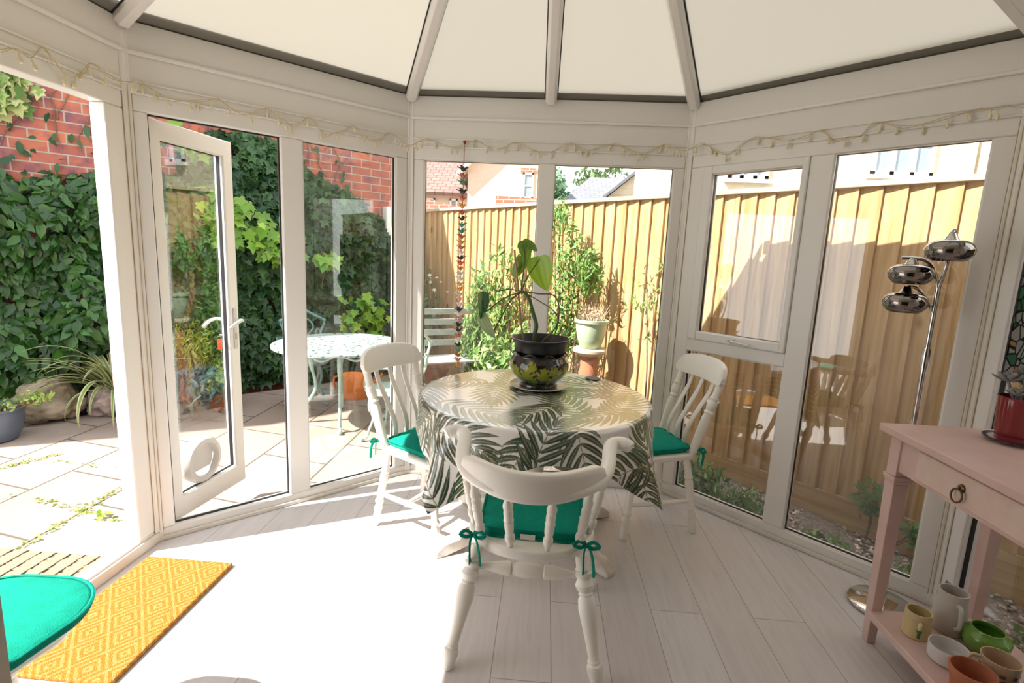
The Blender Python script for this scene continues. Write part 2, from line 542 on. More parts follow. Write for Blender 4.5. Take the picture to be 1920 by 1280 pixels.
def greens(n, a, b, jit=.12):
    """n colours between a and b"""
    t = rng.random((n, 1)) ** 1.3
    c = np.array(a)[None] * (1 - t) + np.array(b)[None] * t
    return np.clip(c * (1 + rng.normal(0, jit, (n, 1))), 0, 1)


def blob_points(n, c, r, shell=.75):
    d = rng.normal(0, 1, (n, 3))
    d /= np.linalg.norm(d, axis=1)[:, None]
    q = shell + (1 - shell) * rng.random((n, 1))
    return np.array(c)[None] + d * np.array(r)[None] * q, d


# ================================================================== room geometry
L1 = Vector((-.867, 3.287, 0))
R1 = Vector((.8215, 3.287, 0))
L2 = Vector((-1.867, 2.287, 0))
R2 = Vector((1.848, 2.2605, 0))
HB = .55                                   # house wall that the conservatory is built against
EAVE = 2.417


def facet(name, p, q, n, label):
    d = q - p
    e = thing(name, label, 'window', p, math.atan2(d.y, d.x), kind='structure')
    return e, d.length


def frame_with(e, L, opens, z0=.06, z1=2.05, top=2.125, extra=None, panes=True, dep=.07):
    """a frame L long whose openings [(s0,s1)] are glazed; outward is +y"""
    mb = MB()
    edges = [0] + [v for o in opens for v in o] + [L]
    for i in range(0, len(edges), 2):
        mb.box(edges[i], edges[i + 1], 0, dep, z0, z1)
    mb.box(0, L, 0, dep, 0, z0)
    mb.box(0, L, 0, dep, z1, top)
    mb.build('frame', M['upvc'], e, bevel=.006)
    for i, (a, b) in enumerate(opens):
        if panes and (panes is True or i in panes):
            glaze(e, a, b, z0, z1)
    return mb


def glaze(e, a, b, z0, z1, y=.034):
    p = MB().box(a, b, y - .003, y + .003, z0, z1).build('glass_pane', M['glass'], e)
    g = MB()
    t = .005
    for x0, x1, w0, w1 in ((a, a + t, z0, z1), (b - t, b, z0, z1), (a, b, z0, z0 + t), (a, b, z1 - t, z1)):
        g.box(x0, x1, y - .012, y + .008, w0, w1)
    g.build('gasket', M['gasket'], e)
    k = MB()
    t = .012
    for x0, x1, w0, w1 in ((a - .004, a + t * .25, z0, z1), (b - t * .25, b + .004, z0, z1), (a, b, z0 - .004, z0 + t * .3), (a, b, z1 - t * .3, z1 + .004)):
        k.box(x0, x1, y - .026, y - .012, w0, w1)
    k.build('glazing_bead', M['upvc'], e)


# window 1: the long wall on the left
pw = Vector((L2.x, HB, 0))
e, L = facet('window_1', pw, L2, None, 'tall glazed wall on the left beside the orange doormat')
frame_with(e, L, [(.08, L - .115)], panes=False)   # the doorway by the mat stands open
MB().box(0, L, -.014, .0, 0, .05).build('sill', M['upvc_dirty'], e, bevel=.004)
# window 2: left angled bay with the door opening and a fixed light
e2, L = facet('window_2', L2, L1, None, 'angled left bay frame holding the open door and a fixed pane')
frame_with(e2, L, [(.075, .648), (.76, 1.319)], panes=[1])
g = MB()
for x0, x1, w0, w1 in ((.075, .081, .06, 2.05), (.642, .648, .06, 2.05), (.075, .648, 2.044, 2.05), (.075, .648, .06, .066)):
    g.box(x0, x1, .03, .044, w0, w1)
g.build('gasket', M['gasket'], e2)
MB().box(0, L, -.014, 0, 0, .022).build('sill', M['upvc_dirty'], e2, bevel=.004)
# window 3: the back
e3, L = facet('window_3', L1, R1, None, 'back bay frame with two tall panes behind the table')
frame_with(e3, L, [(.088, .795), (.895, 1.606)])
MB().box(0, L, -.014, 0, 0, .022).build('sill', M['upvc_dirty'], e3, bevel=.004)
# window 4: right angled bay with an opening sash above a fixed pane
e4, L = facet('window_4', R1, R2, None, 'angled right bay frame with an opening sash beside a tall pane')
mb = MB()
for a, b in ((0, .106), (.676, .786), (1.357, L)):
    mb.box(a, b, 0, .07, .07, 2.05)
mb.box(0, L, 0, .07, 0, .07).box(0, L, 0, .07, 2.05, 2.125).box(.1, .68, 0, .07, .965, 1.04)
mb.build('frame', M['upvc'], e4, bevel=.006)
glaze(e4, .786, 1.357, .07, 2.05)
glaze(e4, .106, .676, .07, .965)
sa = MB()
for a, b, c, d in ((.106, .162, 1.04, 2.05), (.644, .676, 1.04, 2.05), (.16, .65, 1.04, 1.088), (.16, .65, 2.004, 2.05)):
    sa.box(a, b, -.012, .06, c, d)
sash = sa.build('window_sash', M['upvc'], e4, bevel=.006)
glaze(sash, .162, .644, 1.088, 2.004, .028)
h = MB().box(.385, .405, -.026, -.01, 1.05, 1.075).tube([(.395, -.026, 1.062), (.395, -.04, 1.062), (.44, -.044, 1.06), (.50, -.04, 1.055)], [.009, .009, .007, .006])
h.build('handle', M['white_glaze'], sash)
MB().lathe([(.0, 0), (.007, 0), (.007, .004), (0, .004)], 10, (.372, -.02, 1.062)).build('key_lock', M['gasket'], sash)
MB().box(0, L, -.014, 0, 0, .024).build('sill', M['upvc_dirty'], e4, bevel=.004)
# window 5: right wall behind the pink table
pe = Vector((R2.x, HB, 0))
e5, L = facet('window_5', R2, pe, None, 'tall glazed wall on the right behind the pink table')
frame_with(e5, L, [(.085, .82), (.92, L - .08)])
MB().box(0, L, -.014, 0, 0, .022).build('sill', M['upvc_dirty'], e5, bevel=.004)

# fascia boards above the frames
chain = [pw, L2, L1, R1, R2, pe]
names = ['long left', 'left bay', 'back bay', 'right bay', 'long right']
for i in range(5):
    p, q = chain[i], chain[i + 1]
    d = q - p
    t = thing(f'trim_{i + 1}', f'cream fascia board above the {names[i]} windows', 'trim', p, math.atan2(d.y, d.x), kind='structure')
    L = d.length
    MB().box(0, L, .0, .075, 2.125, 2.284).build('lower_board', M['fascia'], t, bevel=.004)
    MB().box(0, L, -.004, .075, 2.297, EAVE).build('upper_board', M['fascia'], t, bevel=.003)
    MB().box(0, L, -.012, .07, 2.282, 2.298).box(0, L, -.007, .0, 2.168, 2.175).box(0, L, -.006, 0, 2.12, 2.13).build('bead_moulding', M['upvc'], t, bevel=.003)
    MB().box(-.06, L + .06, .075, .24, 2.30, 2.335).box(-.09, L + .09, .23, .24, 2.335, 2.42).box(0, L, .072, .082, 2.13, 2.40).build('gutter', M['upvc'], t)

# corner posts
for i in range(1, 5):
    p = chain[i]
    d0 = (p - chain[i - 1]).normalized()
    d1 = (chain[i + 1] - p).normalized()
    n0, n1 = Vector((-d0.y, d0.x, 0)), Vector((-d1.y, d1.x, 0))
    mid = (n0 + n1).normalized() * (.07 / math.cos(math.radians(22.5)))
    o = thing(f'trim_{i + 5}', ['white corner post left of the open door', 'white corner post behind the left chair', 'white corner post behind the right chair', 'white corner post behind the floor lamp'][i - 1], 'trim', p, kind='structure')
    a = -n0 * .002
    MB().prism([(0, 0), *[(v.x, v.y) for v in (n0 * .07, mid, n1 * .07)]][::-1], 0, EAVE).build('post', M['upvc'], o)
    # narrow cover strip on the inside
    bi = -(n0 + n1).normalized()
    q0, q1 = -d0 * .022, d1 * .022
    MB().prism([(v.x, v.y) for v in (q0 + bi * .001, q0 * .8 - n0 * .007, d1 * .0 + bi * .006, q1 * .8 - n1 * .007, q1 + bi * .001)], 0.0, EAVE - .005).build('cover_strip', M['upvc'], o)
    w = q0 - n0 * .002
    w2 = q1 - n1 * .002
    MB().prism([(w.x - .0012, w.y - .0012), (w.x + .0012, w.y - .0012), (w.x + .0012, w.y + .0012), (w.x - .0012, w.y + .0012)], 0.05, 2.12).prism(
        [(w2.x - .0012, w2.y - .0012), (w2.x + .0012, w2.y - .0012), (w2.x + .0012, w2.y + .0012), (w2.x - .0012, w2.y + .0012)], .05, 2.12).build('sealant_line', M['stain'], o)

# roof
AP = Vector((-.01, 1.42, 3.13))
RB = Vector((-.01, HB, 3.13))
ceil = thing('ceiling', 'opal glazed hipped roof with white glazing bars', 'ceiling', (0, 0, 0), kind='structure')


def over(p, k=.15):
    c = Vector((AP.x, min(p.y, AP.y), 0))
    f = 1 + k / 1.867
    v = Vector((c.x + (p.x - c.x) * f, c.y + (p.y - c.y) * f, EAVE - .37 * k + .004))
    return v


MID = (L1 + R1) / 2
MID.x = -.02
for poly in ((pw, L2, AP, RB), (L2, L1, AP), (L1, MID, AP), (MID, R1, AP), (R1, R2, AP), (R2, pe, RB, AP)):
    mb = MB()
    pts = [over(p) if p.z == 0 else p for p in poly]
    mb.add(pts, [tuple(range(len(pts)))])
    mb.build('roof_panel', M['roof'], ceil)
for p in (L2, L1, MID, R1, R2):
    a = Vector((p.x, p.y, EAVE + .003))
    mb = MB()
    d = (AP - a).normalized()
    side = d.cross(Vector((0, 0, 1))).normalized()
    up = side.cross(d)
    w = .034
    r = lambda c: [c + side * w - up * .003, c + side * w - up * .028, c + side * w * .55 - up * .05, c - side * w * .55 - up * .05, c - side * w - up * .028, c - side * w - up * .003]
    mb.hull(r(a + d * .01), r(AP))
    mb.build('glazing_bar', M['upvc'], ceil, bevel=.003)
    mb = MB()
    for sgn in (-1, 1):
        q = lambda c: [c + side * sgn * (w + .000) + up * .0, c + side * sgn * (w + .006) + up * .0, c + side * sgn * (w + .006) - up * .008, c + side * sgn * w - up * .008]
        mb.hull(q(a + d * .01), q(AP))
    mb.build('bar_gasket', M['gasket'], ceil)
mb = MB()
mb.box(AP.x - .05, AP.x + .05, HB, AP.y, 3.06, 3.128)
mb.build('ridge_bar', M['upvc'], ceil, bevel=.004)
# unseen opaque strip added above the roof sheets to shade their lower edge
mb = MB()
for i in range(5):
    p, q = chain[i], chain[i + 1]
    d = (q - p).normalized()
    n = Vector((-d.y, d.x, 0))
    p0, q0 = over(p, -.055), over(q, -.055)
    p1, q1 = over(p, .19), over(q, .19)
    for v in (p0, q0, p1, q1):
        v.z += .012
    mb.hull([p0, q0, q1, p1], [v + Vector((0, 0, .012)) for v in (p0, q0, q1, p1)])
mb.build('eaves_shade_strip', M['gasket'], ceil)

# floor, house wall and the room behind the viewer
JL, JR, RX, RY = -.665, 1.05, 1.95, -3.2
tag(MB().prism([(pw.x, HB), (JL, HB), (JL, .25), (-RX, .25), (-RX, RY), (RX, RY), (RX, .25), (JR, .25), (JR, HB), (pe.x, HB), (R2.x, R2.y), (R1.x, R1.y), (L1.x, L1.y), (L2.x, L2.y)], -.06, 0).build('floor', M['floor']),
    'pale whitewashed laminate floor boards', 'floor', kind='structure')
tag(MB().box(-2.05, JL, .25, HB, -.3, 5.0).box(JR, 4.6, .25, HB, -.3, 5.0).box(JL, JR, .25, HB, 2.25, 5.0).build('wall_front', M['plaster']), 'house wall with the wide opening into the conservatory', 'wall', kind='structure')
tag(MB().box(-RX - .1, RX + .1, RY - .1, RY, 0, 2.5).build('wall_back', M['plaster']), 'far wall of the house room behind the viewer', 'wall', kind='structure')
tag(MB().box(-RX - .1, -RX, RY, .25, 0, 2.5).build('wall_left_room', M['plaster']), 'side wall of the house room behind the viewer, door side', 'wall', kind='structure')
tag(MB().box(RX, RX + .1, RY, .25, 0, 2.5).build('wall_right_room', M['plaster']), 'side wall of the house room behind the viewer, table side', 'wall', kind='structure')
tag(MB().box(-RX - .1, RX + .1, RY - .1, .25, 2.5, 2.6).build('ceiling_room', M['plaster']), 'flat ceiling of the house room behind the viewer', 'ceiling', kind='structure')

# ------------------------------------------------------------------ open door
hinge = L2 + Vector((S2, S2, 0)) * .077 + Vector((-S2, S2, 0)) * .05
door = thing('door_1', 'white glazed door standing open into the garden', 'door', hinge, math.radians(84), kind='structure')
W, Z0, Z1 = .555, .05, 2.045
mb = MB()
mb.box(0, .07, 0, .06, Z0, Z1).box(W - .072, W, 0, .06, Z0, Z1).box(.06, W - .06, 0, .06, Z0, Z0 + .115).box(.06, W - .06, 0, .06, Z1 - .085, Z1)
mb.build('leaf_frame', M['upvc'], door, bevel=.006)
glaze(door, .07, W - .072, Z0 + .115, Z1 - .085)
for y0, y1, nm in ((0, -1, 'inner'), (.06, 1, 'outer')):
    mb = MB()
    mb.box(W - .052, W - .026, min(y0, y0 + y1 * .008), max(y0, y0 + y1 * .008), .88, 1.12)
    hd = mb.build('handle_plate', M['white_glaze'], door, bevel=.004)
    yb = y0 + y1 * .008
    MB().tube(smooth_path([(W - .039, yb, 1.05), (W - .039, yb + y1 * .04, 1.05), (W - .055, yb + y1 * .05, 1.05), (W - .10, yb + y1 * .05, 1.04), (W - .145, yb + y1 * .045, 1.015)]), .0095).build('lever', M['white_glaze'], hd)
    MB().box(W - .045, W - .033, min(yb, yb + y1 * .003), max(yb, yb + y1 * .003), .94, .972).build('keyhole', M['silver'], hd)
ky = MB().box(W - .043, W - .035, .067, .10, .952, .96).lathe([(.012, -.002), (.012, .002)], 12, (W - .039, .105, .945), cap=True).build('key', M['silver'], door)
MB().box(W - .054, W - .026, .098, .106, .865, .93).build('key_fob', M['red_tag'], ky, bevel=.003)
mb = MB(Matrix.Translation((.24, .03, .30)) @ Matrix.Rotation(PI / 2, 4, 'X'))
mb.lathe([(.085, -.03), (.125, -.03), (.13, -.01), (.13, .012), (.118, .03), (.095, .035), (.085, .02), (.085, -.03)], 32)
cf = mb.build('cat_flap_ring', M['white_glaze'], door)
MB(Matrix.Translation((.24, .03, .30)) @ Matrix.Rotation(PI / 2, 4, 'X')).prism(
    [(.08 * math.cos(a), max(-.055, .08 * math.sin(a))) for a in np.linspace(0, 2 * PI, 28)[:-1]], -.003, .003).build('flap', M['white_glaze'], cf)
#END_PART1
# ================================================================== chairs
LEG = [(0, .016), (.02, .019), (.12, .021), (.2, .019), (.24, .024), (.27, .019), (.30, .019), (.33, .025), (.36, .019), (.6, .021), (.68, .023), (.71, .019), (.74, .025), (.77, .020), (.93, .017), (1, .015)]


def bow(mb, c, s=1, d=(0, -1)):
    """small tied bow with two loops and two tails at c"""
    cx, cy, cz = c
    for sg in (-1, 1):
        mb.tube(smooth_path([(cx, cy, cz), (cx + sg * .02 * s, cy + d[1] * .008, cz + .016 * s), (cx + sg * .036 * s, cy + d[1] * .012, cz + .004 * s), (cx + sg * .018 * s, cy + d[1] * .01, cz - .004), (cx, cy, cz)], 4), .0035, 6, flat=2.0)
    mb.tube(smooth_path([(cx, cy, cz), (cx - .008, cy + d[1] * .02, cz - .02), (cx - .006, cy + d[1] * .02, cz - .085 * s)], 4), .003, 6, flat=2.2)
    mb.tube(smooth_path([(cx, cy, cz), (cx + .016, cy + d[1] * .018, cz - .012), (cx + .028, cy + d[1] * .02, cz - .05 * s), (cx + .032, cy + d[1] * .018, cz - .088 * s)], 4), .003, 6, flat=2.2)
    mb.ball((cx, cy, cz), (.007, .006, .006), 8, 6)


def seat_outline(w0, w1, d0, d1, n=10, r=.05):
    """rounded trapezoid: half width w0 at the back (y=-d0), w1 at the front (y=d1)"""
    out = []
    for (x, y), (a0, a1) in (((w1, d1), (0, 90)), ((-w1, d1), (90, 180)), ((-w0, -d0), (180, 270)), ((w0, -d0), (270, 360))):
        cx, cy = x - math.copysign(r, x), y - math.copysign(r, y)
        for i in range(n):
            a = math.radians(a0 + (a1 - a0) * i / (n - 1))
            out.append((cx + r * math.cos(a), cy + r * math.sin(a)))
    return out


def pad(name, outline, z0, h, parent, mat, crown=.012):
    """soft flat cushion with piped edge and a crowned top"""
    n = len(outline)
    c = Vector((sum(p[0] for p in outline) / n, sum(p[1] for p in outline) / n, 0))
    rings = []
    for f, z in ((.0, z0), (.95, z0), (.985, z0 + .006), (1.0, z0 + .012), (.99, z0 + h * .5), (1.0, z0 + h - .012), (.985, z0 + h - .004), (.95, z0 + h), (.75, z0 + h + crown * .6), (.4, z0 + h + crown), (0, z0 + h + crown)):
        rings.append([(c.x + (x - c.x) * f, c.y + (y - c.y) * f, z) for x, y in outline] + [(c.x + (outline[0][0] - c.x) * f, c.y + (outline[0][1] - c.y) * f, z)])
    return MB().grid(rings).build(name, mat, parent, angle=60)


def piping(outline, z, parent, r=.005):
    mb = MB()
    mb.tube([(x, y, z) for x, y in outline] + [(*outline[0], z)], r, 6)
    return mb.build('piping', M['teal'], parent)


def side_chair():
    t = thing('dining_chair', 'chair', 'chair')
    w = M['white_chair']
    MB().prism(seat_outline(.185, .215, .205, .215), .425, .462).build('seat', w, t, bevel=.012, seg=3)
    for sx, sy in ((-1, 1), (1, 1), (-1, -1), (1, -1)):
        MB().turned((sx * .195, sy * .215, 0), (sx * .155, sy * .155, .432), LEG).build('leg', w, t)
    for sx in (-1, 1):
        MB().turned((sx * .178, -.19, .185), (sx * .178, .19, .185), [(0, .010), (.3, .014), (.46, .014), (.5, .019), (.54, .014), (.7, .014), (1, .010)]).build('stretcher', w, t)
    MB().turned((-.175, 0, .185), (.175, 0, .185), [(0, .010), (.3, .014), (.46, .014), (.5, .019), (.54, .014), (.7, .014), (1, .010)]).build('stretcher', w, t)
    for sx in (-1, 1):
        MB().turned((sx * .165, -.175, .455), (sx * .188, -.295, .87), [(0, .022), (.3, .026), (.5, .027), (.56, .021), (.58, .028), (.61, .021), (.64, .026), (.70, .027), (.74, .021), (.77, .026), (.8, .019), (1, .020)]).build('back_post', w, t)
    for sx in (-.5, 0, .5):
        mb = MB()
        mb.tube(smooth_path([(sx * .17, -.178, .455), (sx * .175, -.175, .56), (sx * .185, -.232, .68), (sx * .2, -.287, .78), (sx * .205, -.315, .865)], 5), [.015] * 5 + [.0165] * 10 + [.015] * 6, 10, flat=.55, up=(0, 1, 0))
        mb.build('back_slat', w, t)
    # crest board: bent plank with rounded ends
    a, b = [], []
    top, bot, tb, bb = [], [], [], []
    rows = []
    for i in range(25):
        u = -1 + 2 * i / 24
        x = .222 * u
        y = -.318 + .04 * u * u
        e = math.sqrt(max(0, 1 - abs(u) ** 5))
        zt = .905 + .065 * e - .012 * u * u
        zb = .872 - .008 * u * u - .028 * e + .0 * u
        rk = .26
        sec = []
        for z, k in ((zb, 0), (zb + .004, 1), (zt - .004, 1), (zt, 0)):
            sec.append((x, y - (z - .87) * rk + .014 * (1 if k else .6), z))
        for z, k in ((zt, 0), (zt - .004, 1), (zb + .004, 1), (zb, 0)):
            sec.append((x, y - (z - .87) * rk - .014 * (1 if k else .6), z))
        sec.append(sec[0])
        rows.append(sec)
    mb = MB().grid(rows)
    mb.add(rows[0][:-1], [tuple(range(8))])
    mb.add(rows[-1][:-1], [tuple(range(8))])
    mb.build('crest_rail', w, t, angle=50)
    return t


def seat_cushion(label, loc, rz, w0=.165, w1=.19, d0=.175, d1=.2, ties=True, z=.4635, r=.05):
    c = thing('seat_cushion', label, 'cushion', (*loc, z), rz, 'teal tie-on seat cushions')
    o = seat_outline(w0, w1, d0, d1, r=r)
    p = pad('cover', o, 0, .032, c, M['teal'])
    piping([(x * 1.005, y * 1.005) for x, y in o], .029, c)
    if ties:
        for sx in (-1, 1):
            mb = MB()
            mb.tube(smooth_path([(sx * w0 * .9, -d0 * .9, .02), (sx * (w0 + .005), -d0 - .01, .022), (sx * (w0 + .025), -d0 - .028, .022)], 4), .003, 6, flat=2)
            bow(mb, (sx * (w0 + .025), -d0 - .03, .022), 1.0)
            mb.build('tie', M['teal'], c)
    return c


GRP = 'white dining chairs round the table'
ch = side_chair()
pl = [((.645, 2.885), math.atan2(-.30, -.955) - PI / 2, 'white slat-back dining chair on the right between table and angled window'),
      ((-.575, 2.66), math.atan2(-.47, .88) - PI / 2, 'white slat-back dining chair on the left beside the open door bay'),
      ]
cl = ['teal cushion on the right-hand slat-back chair', 'teal cushion on the left-hand slat-back chair, half under the cloth', 'sunlit teal cushion at the photo edge above the orange doormat']
stl = thing('stool', 'white stool under a teal cushion at the photo edge above the orange doormat', 'stool', (-1.41, 1.08, 0))
MB().prism(seat_outline(.165, .18, .165, .195, r=.14), .425, .462).build('seat', M['white_chair'], stl, bevel=.01)
for sx, sy in ((-1, 1), (1, 1), (-1, -1), (1, -1)):
    MB().turned((sx * .07 - .05, sy * .07, 0), (sx * .06 - .05, sy * .06, .43), LEG).build('leg', M['white_chair'], stl)
seat_cushion(cl[2], (-1.41, 1.08), .03, .2, .215, .2, .235, False, r=.165)
for i, ((x, y), rz, lab) in enumerate(pl):
    c = ch if i == 0 else copy_tree(ch)
    c.location = (x, y, 0)
    c.rotation_euler.z = rz
    c['label'] = lab
    c['group'] = GRP
    seat_cushion(cl[i], (x, y), rz)

# captain's chair
cap = thing('captains_chair', 'white captain\'s chair with curved arms and turned spindles, nearest the viewer', 'chair', (.0, 1.9, 0), math.radians(-2), GRP)
w = M['white_chair']
so = []
for i in range(40):
    a = 2 * PI * i / 40
    x, y = .245 * math.cos(a), .2 * math.sin(a)
    if math.sin(a) > 0:
        k = .75
        x = math.copysign(.245 * abs(math.cos(a)) ** k, math.cos(a))
        y = .24 * abs(math.sin(a)) ** k
    so.append((x, y - .005))
MB().prism(so, .415, .457).build('seat', w, cap, bevel=.012, seg=3)
CL = [(0, .013), (.015, .018), (.06, .021), (.10, .024), (.13, .026), (.16, .024), (.175, .017), (.19, .021), (.21, .017), (.3, .0185), (.45, .024), (.58, .030), (.66, .027), (.685, .019), (.70, .024), (.715, .020), (.735, .027), (.77, .031), (.80, .025), (.82, .021), (.84, .027), (.86, .029), (.875, .021), (.89, .026), (.905, .021), (1, .020)]
CLT = [(t, r * 1.13) for t, r in CL]
for sx in (-1, 1):
    MB().turned((sx * .272, -.262, 0), (sx * .192, -.135, .425), CLT, 18).build('leg', w, cap)
    MB().turned((sx * .285, .285, 0), (sx * .205, .155, .425), CL, 18).build('leg', w, cap)
ST = [(0, .011), (.1, .013), (.22, .022), (.31, .027), (.345, .026), (.355, .017), (.37, .020), (.42, .027), (.5, .028), (.58, .027), (.63, .020), (.645, .017), (.655, .026), (.69, .027), (.78, .022), (.9, .013), (1, .011)]
MB().turned((-.2, -.155, .355), (.2, -.155, .355), ST, 16).build('stretcher', w, cap)
MB().turned((-.235, .20, .22), (.235, .20, .22), ST, 16).build('stretcher', w, cap)
SP = [(0, .010), (.10, .011), (.13, .015), (.18, .0185), (.24, .018), (.27, .012), (.30, .014), (.36, .0165), (.44, .0175), (.50, .016), (.53, .019), (.56, .016), (.63, .0175), (.68, .0175), (.71, .012), (.74, .017), (.79, .0185), (.84, .015), (.88, .011), (1, .010)]
for x0, y0, x1, y1, zt in ((-.066, -.175, -.078, -.272, .705), (.066, -.175, .078, -.272, .705), (-.178, -.135, -.205, -.215, .715), (.178, -.135, .205, -.215, .715),
                           (-.222, -.035, -.262, -.09, .735), (.222, -.035, .262, -.09, .735), (-.225, .085, -.272, .015, .745), (.225, .085, .272, .015, .745)):
    MB().turned((x0, y0, .45), (x1, y1, zt), SP, 14).build('spindle', w, cap)
half = [(0, -.292, .722), (.085, -.282, .722), (.165, -.248, .726), (.228, -.185, .732), (.262, -.105, .738), (.278, -.03, .748), (.284, .035, .762), (.296, .085, .775), (.325, .105, .778), (.358, .098, .772), (.372, .09, .766)]
arm = smooth_path([(-x, y, z) for x, y, z in half[::-1]] + half[1:], 5)
n = len(arm)
MB().tube(arm, [.027 + .004 * math.sin(PI * min(1, min(i, n - 1 - i) / 12)) for i in range(n)], 14, flat=.82, up=(0, 0, 1)).build('arm_bow', w, cap, angle=60)
rows = []
for i in range(33):
    u = -1 + 2 * i / 32
    th = u * 1.12
    x = .262 * math.sin(th)
    y = -.03 - .268 * math.cos(th)
    e = (1 - abs(u) ** 6) ** .5
    zt = .742 + .058 * e + .012 * u * u
    zb = .695 + .03 * u * u
    o = Vector((math.sin(th), -math.cos(th), 0))
    pts = []
    for k, z in ((.020, zb), (.027, zb + .012), (.030, zt - .02), (.026, zt - .004), (.018, zt)):
        pts.append((x + o.x * k, y + o.y * k, z))
    for k, z in ((-.002, zt), (-.012, zt - .006), (-.014, zb + .02), (-.008, zb)):
        pts.append((x + o.x * k, y + o.y * k, z))
    pts.append(pts[0])
    rows.append(pts)
mb = MB().grid(rows)
mb.add(rows[0][:-1], [tuple(range(9))])
mb.add(rows[-1][:-1], [tuple(range(9))])
mb.build('crest_rail', w, cap, angle=55)
cc = thing('seat_cushion', 'teal cushion with white care tag on the captain\'s chair', 'cushion', (0, 1.9, .4585), math.radians(-2), 'teal tie-on seat cushions')
o = seat_outline(.19, .2, .125, .215, r=.06)
pad('cover', o, 0, .042, cc, M['teal'], .016)
piping([(x * 1.004, y * 1.004) for x, y in o], .038, cc)
piping([(x * 1.004, y * 1.004) for x, y in o], .004, cc)
MB().box(-.035, .02, -.134, -.131, .004, .024).build('care_tag', M['tag'], cc)
for sx in (-1, 1):
    mb = MB()
    mb.tube(smooth_path([(sx * .17, -.115, .03), (sx * .19, -.13, .03), (sx * .205, -.15, .022)], 4), .003, 6, flat=2)
    bow(mb, (sx * .207, -.158, .018), 1.25)
    mb.build('tie', M['teal'], cc)

# ================================================================== dining table
TC = Vector((-.02, 2.62, 0))
TZ, TR = .785, .575
tb = thing('dining_table', 'round white pedestal table under the palm-print cloth, worn splayed feet', 'table', TC, math.radians(12))
MB().lathe([(0, TZ - .03), (TR - .02, TZ - .03), (TR, TZ - .02), (TR, TZ - .006), (TR - .01, TZ), (0, TZ)], 64).build('tabletop', M['worn_white'], tb)
MB().lathe([(.0, .10), (.075, .10), (.08, .16), (.05, .2), (.045, .24), (.062, .3), (.07, .4), (.05, .5), (.042, .56), (.065, .6), (.07, TZ - .035), (0, TZ - .035)], 28).build('pedestal', M['worn_white'], tb)
for k in range(4):
    a = math.radians(-52 + 90 * k) if k % 2 == 0 else math.radians(-142 + 90 * (k + 1) + 0)
    a = math.radians([-39, -149, 141, 31][k]) - math.radians(12)
    mb = MB(Matrix.Rotation(a, 4, 'Z'))
    prof = [(.04, .10), (.12, .135), (.25, .12), (.42, .08), (.49, .068), (.535, .03), (.535, 0), (.49, 0), (.40, .02), (.3, .05), (.18, .06), (.04, .06)]
    mb.hull([(x, -.034, z) for x, z in prof], [(x, .034, z) for x, z in prof])
    mb.build('foot', M['worn_white'], tb, bevel=.007)


def palm_print(n, half):
    g = np.linspace(-half, half, n)
    X, Y = np.meshgrid(g, g, indexing='ij')
    C = np.empty((n, n, 3))
    C[:] = (.86, .85, .835)
    step = g[1] - g[0]
    r2 = np.random.default_rng(11)

    def leaflet(p, d, l, wd, bend, col, edge):
        nx, ny = -d[1], d[0]
        q = p + d * l
        pad_ = wd + abs(bend) + .01
        x0, x1 = sorted((p[0], q[0]))
        y0, y1 = sorted((p[1], q[1]))
        i0, i1 = int((x0 - pad_ + half) / step), int((x1 + pad_ + half) / step) + 1
        j0, j1 = int((y0 - pad_ + half) / step), int((y1 + pad_ + half) / step) + 1
        i0, j0, i1, j1 = max(i0, 0), max(j0, 0), min(i1, n), min(j1, n)
        if i0 >= i1 or j0 >= j1:
            return
        xs, ys = X[i0:i1, j0:j1] - p[0], Y[i0:i1, j0:j1] - p[1]
        t = (xs * d[0] + ys * d[1]) / l
        s = xs * nx + ys * ny - bend * t * t
        tt = np.clip(t, 0, 1)
        w = wd * np.sin(PI * tt ** .75) ** .8
        inside = (t > 0) & (t < 1) & (np.abs(s) < w)
        rel = s / (w + 1e-6)
        c = np.array(col)[None, None] * (1 + .55 * rel[..., None] * (1 if bend > 0 else -1)) * (.8 + .5 * tt[..., None])
        m2 = np.abs(rel) < .13
        c = np.where(m2[..., None], np.array(edge), c)
        m3 = rel * (1 if bend > 0 else -1) > .8
        c = np.where(m3[..., None], np.array(edge) * .9, c)
        C[i0:i1, j0:j1] = np.where(inside[..., None], np.clip(c, .004, 1), C[i0:i1, j0:j1])

    cols = [(.022, .06, .028), (.036, .09, .034), (.016, .04, .028), (.055, .11, .04), (.022, .058, .045)]
    pts = []
    for k in range(4000):
        p = r2.uniform(-half - .06, half + .06, 2)
        if all(np.hypot(*(p - q)) > .225 for q in pts):
            pts.append(p)
        if len(pts) > 120:
            break
    for p in pts:
        a = r2.uniform(0, 2 * PI)
        L = r2.uniform(.36, .46)
        curv = r2.uniform(-1.3, 1.3)
        col = np.array(cols[r2.integers(5)]) * r2.uniform(.75, 1.3)
        edge = np.array((.36, .34, .16)) * r2.uniform(.7, 1.1)
        pos = np.array(p) - np.array((math.cos(a), math.sin(a))) * L * .5
        m = 10
        for i in range(m):
            f = i / (m - 1)
            d = np.array((math.cos(a), math.sin(a)))
            for sg in (-1, 1):
                b = a + sg * (1.12 - .75 * f)
                ll = L * (.50 * math.sin(PI * (.18 + .72 * f)) ** .8)
                leaflet(pos, np.array((math.cos(b), math.sin(b))), ll, (.0150 - .004 * f), -sg * .035, col * r2.uniform(.8, 1.2), edge)
            leaflet(pos - d * .004, d, L / m * 1.25, .003, .0001, edge * .7, edge)
            pos = pos + d * L / m
            a += curv * L / m
        leaflet(pos, np.array((math.cos(a), math.sin(a))), L * .25, .009, .006, col, edge)
    return C


